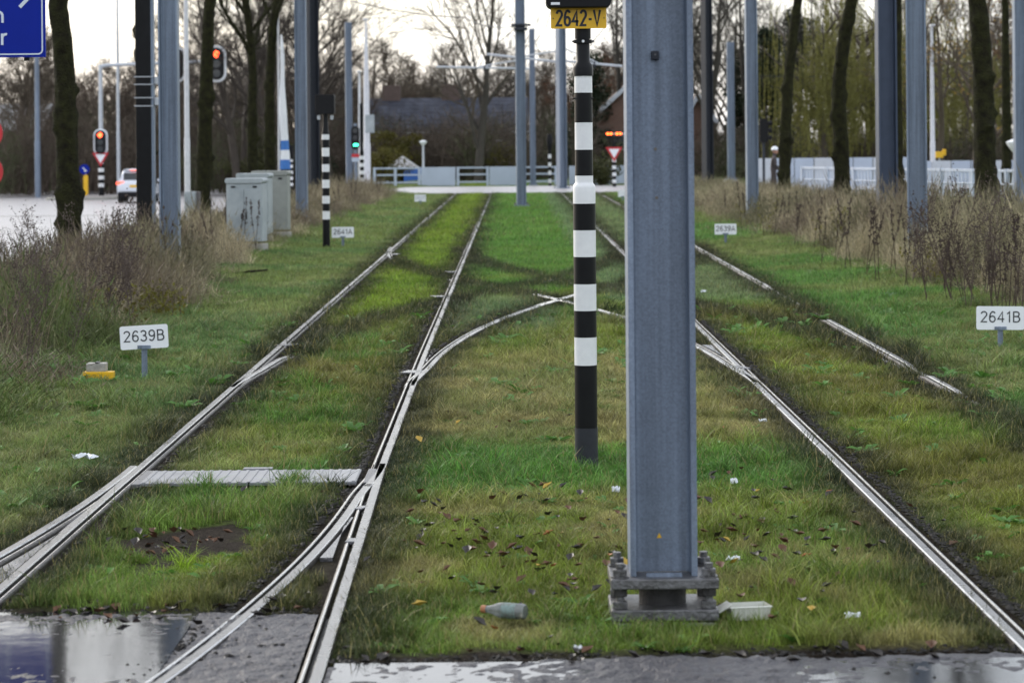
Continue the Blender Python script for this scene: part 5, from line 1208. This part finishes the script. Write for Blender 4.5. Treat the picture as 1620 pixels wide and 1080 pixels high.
# background scrub, one mass
wc = bpy.data.collections.new('scrub_shapes')
for i in range(4):
    rg = random.Random(300 + i); mb = MB()
    for j in range(26):
        bp_, br_ = branch(mb, (rg.gauss(0, .5), rg.gauss(0, .5), -.1), (rg.gauss(0, .28), rg.gauss(0, .28), 1), rg.uniform(1.6, 3.2), .022, 5, rg, .12, .03, 3, .3)
        for k_ in range(14):
            branch(mb, bp_[rg.randint(1, 5)], (rg.gauss(0, 1), rg.gauss(0, 1), rg.uniform(.2, 1.4)), rg.uniform(.4, 1.0), .012, 2, rg, .2, .02, 3, .3)
    rgn = np.random.RandomState(i); nv = len(mb.v); proto(wc, 'scrub_%d' % i, (mb.v, mb.f, list(rgn.rand(nv) * .3 + .3)), M_twig)
n_ = 620; D_ = rs.uniform(150, 215, n_); px_ = rs.uniform(-60, 1690, n_); D_ = np.where((px_ > 560) & (px_ < 830), rs.uniform(150, 172, n_), D_)
X_ = (px_ - 810) / F * D_; hgt = np.where(px_ < 560, rs.uniform(.9, 1.9, n_), np.where(px_ < 830, rs.uniform(.6, 1.35, n_), np.where(px_ > 1130, rs.uniform(.5, 1.0, n_), rs.uniform(.8, 1.5, n_))))
k_ = ~((px_ > 930) & (px_ < 1125) & (D_ < 175) & (hgt > 1.0)); X_, D_, hgt, px_ = X_[k_], D_[k_], hgt[k_], px_[k_]; n_ = len(X_)
tt = np.array((.075, .058, .044))[None] * (.6 + .8 * rs.rand(n_))[:, None] * np.where((rs.rand(n_) < .2)[:, None], np.array((.8, 1.15, .7)), 1)
scatter('scrub_woodland', np.stack([X_, D_, np.where(px_ < 560, -.5, 0)], -1), tt, np.stack([0 * X_, 0 * X_, rs.rand(n_) * 6.28], -1), np.stack([np.full(n_, 1.2), np.full(n_, 1.2), hgt], -1), rs.randint(0, 4, n_), wc, 'brown leafless scrub of the far wood')

# ------------------------------------------------------------------ verge plants (dead docks, mugworts)
M_dock = mat('dead_dock', (.040, .024, .018), .8, 0, .35, 20); M_dead = mat('dead_stem', (.075, .052, .042), .8, 0, .3, 20)
M_yst = leafmat('yellow_weed_leaf', (.22, .19, .03), (.13, .14, .03))
def dock(seed, h):
    rg = random.Random(seed); st = MB(); hd_ = MB()
    for i in range(rg.randint(1, 3)):
        pts, rad = branch(st, (rg.gauss(0, .04), rg.gauss(0, .04), -.03), (rg.gauss(0, .12), rg.gauss(0, .12), 1), h * rg.uniform(.7, 1), .006, 7, rg, .05, .02, 5, .5)
        for j in range(46):
            t_ = rg.uniform(.5, 1) * 6.99; k2 = int(t_); p = pts[k2].lerp(pts[k2 + 1], t_ - k2) + Vector((rg.gauss(0, .012), rg.gauss(0, .012), 0)); r = rg.uniform(.006, .014); o = len(hd_.v)
            hd_.add([p + Vector((r, 0, 0)), p + Vector((-r, 0, 0)), p + Vector((0, r, 0)), p + Vector((0, -r, 0)), p + Vector((0, 0, r * 1.5)), p + Vector((0, 0, -r * 1.5))], [(0, 2, 4), (2, 1, 4), (1, 3, 4), (3, 0, 4), (2, 0, 5), (1, 2, 5), (3, 1, 5), (0, 3, 5)])
    return st, hd_
def mugwort(seed, h):
    rg = random.Random(seed); st = MB(); hd_ = MB()
    for i in range(rg.randint(2, 4)):
        pts, rad = branch(st, (rg.gauss(0, .05), rg.gauss(0, .05), -.03), (rg.gauss(0, .2), rg.gauss(0, .2), 1), h * rg.uniform(.75, 1), .008, 8, rg, .07, .03, 5, .4)
        for j in range(16):
            p = pts[rg.randint(2, 8)]; b2, _ = branch(st, p, (rg.gauss(0, .7), rg.gauss(0, .7), 1), h * rg.uniform(.12, .32), .004, 3, rg, .15, .04, 3, .4)
            for k2 in range(10):
                q = b2[rg.randint(1, 3)] + Vector((rg.gauss(0, .02), rg.gauss(0, .02), rg.gauss(0, .03))); r = rg.uniform(.006, .013)
                hd_.add([q + Vector((r, 0, 0)), q + Vector((-r * .5, r, 0)), q + Vector((-r * .5, -r, 0)), q + Vector((0, 0, r * 1.6))], [(0, 1, 3), (1, 2, 3), (2, 0, 3), (0, 2, 1)])
    return st, hd_
def teasel(seed, h):
    rg = random.Random(seed); st = MB(); hd_ = MB(); pts, rad = branch(st, (0, 0, -.03), (rg.gauss(0, .1), rg.gauss(0, .1), 1), h, .006, 6, rg, .04, .02, 5, .5); tips = [pts[-1]]
    for j in range(5): b2, _ = branch(st, pts[rg.randint(2, 5)], (rg.gauss(0, .6), rg.gauss(0, .6), 1), h * rg.uniform(.15, .35), .004, 3, rg, .1, .05, 4, .5); tips.append(b2[-1])
    for p in tips: hd_._lathe([(.004, -.02), (.013, -.008), (.014, .008), (.008, .024), (.002, .03)], 8, 0, (p.x, p.y, p.z))
    return st, hd_
def plant_root(fn, seed, h, name, label, group, m1, m2):
    t = thing(name, label, 'plant', (0, 0, 0), 0, group); a_, b_ = fn(seed, h); a_.build('stems', m1, t, fix=False); tag(b_.build('seed_heads', m2, t, fix=False), kind='stuff'); return t
rp_ = random.Random(99)
kinds = [(dock, 1.05, 'dead_dock', 'dark dead dock stalk with clustered seeds in the dry verge', 'dead dock stalks'), (mugwort, 1.25, 'dead_mugwort', 'branching dead brown weed standing in the dry verge', 'dead branching weeds'), (teasel, 1.1, 'dead_teasel', 'dead teasel with oval dark heads in the dry verge', 'dead teasels')]
spots = {0: [(88, 425), (100, 440), (366, 400), (373, 402), (380, 404), (395, 402), (405, 405), (418, 400), (312, 395), (1300, 420), (1180, 370), (1375, 440), (1410, 440), (1505, 480), (1575, 500), (1598, 500), (1290, 400), (535, 345), (560, 335), (600, 325), (1225, 380), (1345, 430), (1260, 395), (1325, 425), (1390, 450), (1435, 462), (1520, 492), (1585, 512), (1240, 372), (1152, 352), (150, 470), (210, 455), (330, 425), (300, 440)],
         1: [(60, 545), (78, 560), (30, 520), (10, 500), (185, 510), (200, 500), (215, 520), (108, 570), (150, 480), (1530, 495), (1545, 490), (1560, 480), (1612, 520), (130, 520), (1490, 470), (1440, 455), (20, 440), (50, 430), (1470, 480), (1510, 485), (1580, 495), (1600, 505), (95, 500), (165, 540), (40, 600), (15, 580)],
         2: [(270, 455), (195, 420), (215, 430), (240, 440), (175, 430), (1455, 450), (1462, 455), (1470, 450), (1445, 445), (1500, 460)]}
for ki, (fn, h, nm, lb, gr) in enumerate(kinds):
    base_ = [plant_root(fn, 400 + ki * 10 + j, h, nm, lb, gr, M_dock if ki != 1 else M_dead, M_dock) for j in range(3)]
    for i, (px, py) in enumerate(spots[ki]):
        g = gp(px, py); loc = (g.x, g.y, float(gz(np.array([g.x]), np.array([g.y]))[0])); s = rp_.uniform(.75, 1.15)
        if ki == 1 and py > 540: s *= .8
        if i < 3: base_[i].location = loc; base_[i].rotation_euler = (0, 0, rp_.random() * 6.28); base_[i].scale = (s, s, s)
        else: dup(base_[i % 3], loc, rp_.random() * 6.28, scale=s)
# yellowing leafy weeds
def leafweed(px, py, h, n, label, m, seed):
    rg = random.Random(seed); g = gp(px, py); t = thing('leafy_weed', label, 'plant', (g.x, g.y, float(gz(np.array([g.x]), np.array([g.y]))[0])), 0, 'yellowing weeds'); st = MB(); allp = []
    for i in range(4): pts, _ = branch(st, (rg.gauss(0, .08), rg.gauss(0, .08), -.03), (rg.gauss(0, .25), rg.gauss(0, .25), 1), h, .006, 6, rg, .08, .02, 4, .4); allp += pts[1:]
    st.build('stems', M_dead, t, fix=False)
    def gen(r_): p = allp[r_.randint(len(allp))]; return np.array(p) + r_.randn(3) * np.array((.06, .06, .05))
    leafy(seed, n, gen, .05).build('leaves', m, t, fix=False)
leafweed(1318, 400, .75, 160, 'yellow green weed stalk before the bent street tree', M_yst, 1); leafweed(1205, 378, .8, 160, 'yellow green weed leaning beside the 2639A mast', M_yst, 2)
leafweed(1475, 458, .5, 90, 'yellow weed at the foot of the tall grey mast', M_yst, 3)
for i, (px, py) in enumerate([(130, 520), (160, 515), (185, 525), (215, 505), (240, 500), (262, 505), (100, 535), (140, 545)]):
    leafweed(px, py, .34, 170, 'low yellowing bramble patch behind the 2639B plate', M_yst if i % 2 else M_yel, 20 + i)
# fallen stick
a_ = gp(372, 437); b_ = gp(423, 433); o = MB().tube([(a_.x, a_.y, .04), ((a_.x + b_.x) / 2, a_.y, .07), (b_.x, b_.y, .06)], [.02, .022, .012], 6).build('fallen_branch', M_bark); tag(o, 'dark fallen branch at the edge of the left verge', 'branch')

# ------------------------------------------------------------------ railings, parapets, houses, tent, person
def pier(parent, x, h, y=0, w_=.12): MB().box((x, y, h / 2), (w_, w_, h)).build('post', M_paleblue, parent, bevel=.01)
wl = thing('white_railing', 'white parapet of solid panels and open railings beyond the cross road', 'railing', (0, 131, 0)); X = lambda px: (px - 810) / F * 131
for (a_, b_) in ((666, 720), (774, 818), (900, 985), (985, 1060)): MB().box(((X(a_) + X(b_)) / 2, 0, .46), (X(b_) - X(a_), .16, .92)).build('solid_panel', M_paleblue, wl, bevel=.015)
for (a_, b_) in ((590, 665), (722, 773), (819, 881)):
    for z in (.88, .55, .18): MB().box(((X(a_) + X(b_)) / 2, 0, z), (X(b_) - X(a_), .07, .08)).build('rail_bar', M_paleblue, wl, bevel=.01)
    for px in (a_ + 2, b_ - 2) + ((625,) if a_ == 590 else ()): pier(wl, X(px), .93, .0, .13)
wp = thing('white_parapet', 'long pale blue white parapet of panels behind the right trees', 'wall', (0, 120, 0)); X2 = lambda px: (px - 810) / F * 120
for i in range(14):
    x0, x1 = X2(1195 + i * 31), X2(1195 + (i + 1) * 31) - .04; h = 1.28 if i < 8 else 1.10
    MB().box(((x0 + x1) / 2, 0, h / 2), (x1 - x0, .15, h)).build('panel', M_paleblue if i % 3 else M_lampost, wp, bevel=.012)
a_, b_ = at(1270, 271, 104), at(1640, 280, 86); wr = thing('white_railing', 'white baluster railing running behind the dry verge', 'railing', (a_.x, a_.y, 0)); dv = Vector((b_.x - a_.x, b_.y - a_.y, 0)); L_ = dv.length; ang = math.atan2(dv.y, dv.x); wr.rotation_euler = (0, 0, ang)
for z, hh in ((.99, .09), (.12, .06), (.55, .05)): MB().box((L_ / 2, 0, z), (L_, .09, hh)).build('rail_bar', M_paleblue, wr, bevel=.008)
nb_ = int(L_ / .28); bm0 = MB().box((0, 0, .55), (.07, .03, .82)).build('baluster', M_paleblue, wr); bm0.location.x = .15
for i in range(1, nb_): q = bm0.copy(); C.objects.link(q); q.parent = wr; q.location.x = .15 + i * .28
p0 = MB().box((0, 0, .5), (.14, .13, 1.1)).build('post', M_paleblue, wr); p0.location.x = 0
for i in range(1, int(L_ / 2.4) + 1): q = p0.copy(); C.objects.link(q); q.parent = wr; q.location.x = i * 2.4

M_brick = bpy.data.materials.new('brick'); M_brick.use_nodes = True; n = M_brick.node_tree; b = n.nodes['Principled BSDF']; bt_ = n.nodes.new('ShaderNodeTexBrick'); tcx = n.nodes.new('ShaderNodeTexCoord')
mpb = n.nodes.new('ShaderNodeMapping'); mpb.inputs['Rotation'].default_value = (R(90), 0, 0); n.links.new(tcx.outputs['Object'], mpb.inputs[0]); n.links.new(mpb.outputs[0], bt_.inputs[0])
bt_.inputs['Color1'].default_value = (.16, .085, .06, 1); bt_.inputs['Color2'].default_value = (.12, .062, .046, 1); bt_.inputs['Mortar'].default_value = (.17, .14, .12, 1); bt_.inputs['Scale'].default_value = 4; n.links.new(bt_.outputs[0], b.inputs['Base Color']); b.inputs['Roughness'].default_value = .9
M_slate = mat('slate_roof', (.042, .046, .062), .8, 0, .45, 1.5, .4, 8, spec=.2); M_tileroof = mat('tile_roof', (.10, .07, .06), .8, 0, .2, 3)
def house(px0, px1, D, eave, ridge, depth, label, gable_front=False, wallm=None, roofm=None, chim=()):
    x0, x1 = (px0 - 810) / F * D, (px1 - 810) / F * D; W_ = x1 - x0; t = thing('brick_house', label, 'house', ((x0 + x1) / 2, D, 0)); wm = wallm or M_brick; rm = roofm or M_slate
    if gable_front:
        MB().prism([(-W_ / 2, 0), (W_ / 2, 0), (W_ / 2, eave), (0, ridge), (-W_ / 2, eave)], 'y', 0, depth).build('wall', wm, t)
        sl_ = math.atan2(ridge - eave, W_ / 2); ln = math.hypot(ridge - eave, W_ / 2) + .5
        for s in (-1, 1): MB().box((s * (W_ / 4 + .12), depth / 2, (eave + ridge) / 2 - .02), (ln, depth + .6, .16), Matrix.Rotation(s * sl_, 3, 'Y')).build('roof', rm, t)
        for s in (-1, 1): MB().box((s * (W_ / 4 + .12), -.36, (eave + ridge) / 2 - .04), (ln, .06, .26), Matrix.Rotation(s * sl_, 3, 'Y')).build('bargeboard', M_lampost, t)
    else:
        MB().box((0, depth / 2, eave / 2), (W_, depth, eave)).build('wall', wm, t)
        nrow = 9
        for i in range(nrow):
            f0, f1 = i / nrow, (i + 1) / nrow; y0, y1 = -.3 + f0 * (depth / 2 + .3), -.3 + f1 * (depth / 2 + .3); z0, z1 = eave + f0 * (ridge - eave), eave + f1 * (ridge - eave)
            MB().add([(-W_ / 2 - .3, y0, z0 + .035), (W_ / 2 + .3, y0, z0 + .035), (W_ / 2 + .3, y1, z1 + .02), (-W_ / 2 - .3, y1, z1 + .02), (-W_ / 2 - .3, y0, z0 - .05), (W_ / 2 + .3, y0, z0 - .05), (W_ / 2 + .3, y1, z1 - .1), (-W_ / 2 - .3, y1, z1 - .1)],
                     [(0, 1, 2, 3), (4, 7, 6, 5), (0, 4, 5, 1), (1, 5, 6, 2), (2, 6, 7, 3), (3, 7, 4, 0)]).build('roof_course', rm, t)
        MB().add([(-W_ / 2 - .3, depth / 2, ridge), (W_ / 2 + .3, depth / 2, ridge), (W_ / 2 + .3, depth + .3, eave), (-W_ / 2 - .3, depth + .3, eave), (-W_ / 2 - .3, depth / 2, ridge - .1), (W_ / 2 + .3, depth / 2, ridge - .1), (W_ / 2 + .3, depth + .3, eave - .1), (-W_ / 2 - .3, depth + .3, eave - .1)],
                 [(0, 1, 2, 3), (4, 7, 6, 5), (0, 4, 5, 1), (2, 6, 7, 3), (1, 5, 6, 2), (3, 7, 4, 0)]).build('roof', rm, t)
        for px in chim: MB().box(((px - 810) / F * D - (x0 + x1) / 2, depth / 2, ridge + .3), (1.3, .7, 1.3)).build('chimney', M_tileroof, t)
        MB().box((0, -.32, eave - .02), (W_ + .6, .12, .14)).build('gutter', M_lampost, t)
    nw = max(2, int(W_ / 2.6))
    for i in range(nw):
        x = -W_ / 2 + W_ * (i + .5) / nw
        if abs(x) < W_ / 2 - .8:
            fr_ = MB().box((x, -.03, eave * .55), (1.3, .08, 1.1)).build('window', M_signwhite, t); MB().box((x, -.075, eave * .55), (1.1, .02, .9)).build('pane', M_glass, fr_)
    return t
house(585, 830, 185, 2.9, 5.35, 8, 'low bungalow with long slate roof behind the scrub', chim=(616, 712)); house(945, 1072, 170, 3.9, 6.2, 12, 'brick house gable behind the lit warning signal', True, None, M_tileroof)
house(1082, 1128, 176, 3.6, 5.0, 10, 'second brick gable right of the thick mast', True, None, M_tileroof); house(-60, 62, 175, 3.3, 5.0, 8, 'pale roofed house behind the trees left of the road', False, None, mat('pale_roof', (.4, .41, .43), .6))
tn_ = thing('party_tent', 'small tent with pale grey roof and blue side by the railing', 'tent', (at(640, 290, 148).x, 148, 0))
MB().add([(-1.1, -1, .75), (1.0, -1, .65), (1.0, 1, .65), (-1.1, 1, .75), (-.1, 0, 1.45)], [(0, 1, 4), (1, 2, 4), (2, 3, 4), (3, 0, 4), (0, 3, 2, 1)]).build('roof_canopy', mat('tent_grey', (.42, .41, .42), .7), tn_)
MB().box((.65, -1.02, .6), (.75, .05, .35)).build('side_panel', mat('tent_blue', (.03, .12, .42), .6), tn_); MB().box((.5, 0, .32), (1.0, 1.9, .62)).build('side_wall', MATS['tent_blue'], tn_)
for x in (-1, .95):
    for y in (-.95, .95): MB().cyl((x, y, 0), (x, y, .7), .03, n=8).build('leg', M_lampost, tn_)
yb = thing('road_box', 'small orange yellow roadside box behind the parapet', 'box', at(1486, 245, 130)); MB().box((0, 0, 0), (.36, .3, .3)).build('casing', M_yellow, yb, bevel=.02); MB().box((.24, 0, .12), (.16, .2, .3)).build('lamp_housing', M_yellow, yb, bevel=.02); MB().cyl((0, .0, -1.6), (0, 0, -.15), .04, n=8).build('post', M_lampost, yb)
ds = thing('traffic_light', 'dark traffic light behind the leaning street tree', 'traffic light', (at(1209, 300, 112).x, 112, 0)); MB().cyl((0, .1, 0), (0, .1, 3.0), .06, n=10).build('mast_pole', M_darkgrey, ds)
bk = MB().prism(rrect(.36, 1.0, .12, 5, 0, 2.5), 'y', -.1, .05).build('backboard', M_blackp, ds)
for i in range(3): MB().cyl((.19, -.05, 2.8 - .3 * i), (.34, -.05, 2.8 - .3 * i), .1, n=14).build('visor', M_blackp, bk)

# person with a white helmet on the cycle path, facing right
pr = thing('person', 'person in dark coat wearing a white helmet behind the dry verge', 'person', (at(1224, 300, 96).x, 96, .08))
def skin(name, verts, edges, radii, m, parent, sub=2):
    me = bpy.data.meshes.new(name); me.from_pydata(verts, edges, []); o = bpy.data.objects.new(name, me); C.objects.link(o); o.parent = parent; me.materials.append(m)
    o.modifiers.new('skin', 'SKIN'); me.skin_vertices  # created with the modifier
    for i, r in enumerate(radii): me.skin_vertices[0].data[i].radius = (r, r) if not hasattr(r, '__len__') else r
    me.skin_vertices[0].data[0].use_root = True
    s = o.modifiers.new('sub', 'SUBSURF'); s.levels = sub; s.render_levels = sub; return o
hs = .96
V = [(0, 0, .90), (0, 0, 1.12), (0.02, 0, 1.32), (.03, 0, 1.42), (.05, 0, 1.50), (.06, 0, 1.58),
     (0, -.10, .84), (.06, -.11, .46), (-.02, -.11, .08), (.12, -.11, .04), (0, .10, .84), (-.04, .11, .46), (-.14, .11, .10), (-.01, .11, .04),
     (.02, -.19, 1.34), (.06, -.24, 1.08), (.24, -.20, .98), (.32, -.19, .97), (.02, .19, 1.34), (.02, .24, 1.08), (.18, .22, .94), (.26, .21, .92)]
E = [(0, 1), (1, 2), (2, 3), (3, 4), (4, 5), (0, 6), (6, 7), (7, 8), (8, 9), (0, 10), (10, 11), (11, 12), (12, 13), (2, 14), (14, 15), (15, 16), (16, 17), (2, 18), (18, 19), (19, 20), (20, 21)]
Rr = [.15, .145, .15, .07, .06, .07, .09, .062, .045, .04, .09, .062, .045, .04, .065, .05, .038, .035, .065, .05, .038, .035]
try:
    skin('body', V, E, Rr, mat('dark_coat', (.055, .045, .048), .85, 0, .2, 6), pr)
except Exception as ex: print('skin', ex)
M_skin = mat('skin', (.45, .24, .18), .6)
def ell(c, rx, ry, rz_, nm, m, par, zmin=-1, n=16):
    mb = MB(); prof = []
    for i in range(n + 1):
        a_ = -PI / 2 + PI * i / n
        if math.sin(a_) >= zmin: prof.append((max(.002, math.cos(a_)), math.sin(a_)))
    mb._lathe(prof, 20, 0, (0, 0, 0)); mb.v = [(c[0] + x * rx, c[1] + y * ry, c[2] + z * rz_) for x, y, z in mb.v]; return mb.build(nm, m, par, smooth=True)
hd = ell((.07, 0, 1.60), .095, .075, .115, 'head', M_skin, pr); ell((.167, 0, 1.595), .02, .016, .022, 'nose', M_skin, hd)
for s in (-1, 1): ell((.145, s * .033, 1.622), .013, .015, .010, 'eye', M_black, hd); ell((.06, s * .077, 1.60), .022, .012, .032, 'ear', M_skin, hd)
MB().box((.158, 0, 1.545), (.012, .045, .010)).build('mouth', mat('lips', (.35, .13, .11), .6), hd)
ell((.055, 0, 1.645), .135, .125, .135, 'helmet', M_signwhite, pr, -.12)
for s, (hx, hy, hz) in ((-1, (.36, -.19, .965)), (1, (.30, .21, .915))):
    hand = ell((hx, hy, hz), .045, .022, .042, 'hand', M_skin, pr)
    for i in range(4): MB().tube([(hx + .035, hy, hz + .026 - i * .018), (hx + .07, hy, hz + .022 - i * .018), (hx + .082 - .006 * i, hy - s * .02, hz + .01 - i * .018)], [.009, .008, .006], 6).build('finger', M_skin, hand)
    MB().tube([(hx + .005, hy - s * .015, hz + .035), (hx + .04, hy - s * .03, hz + .05)], [.010, .007], 6).build('thumb', M_skin, hand)
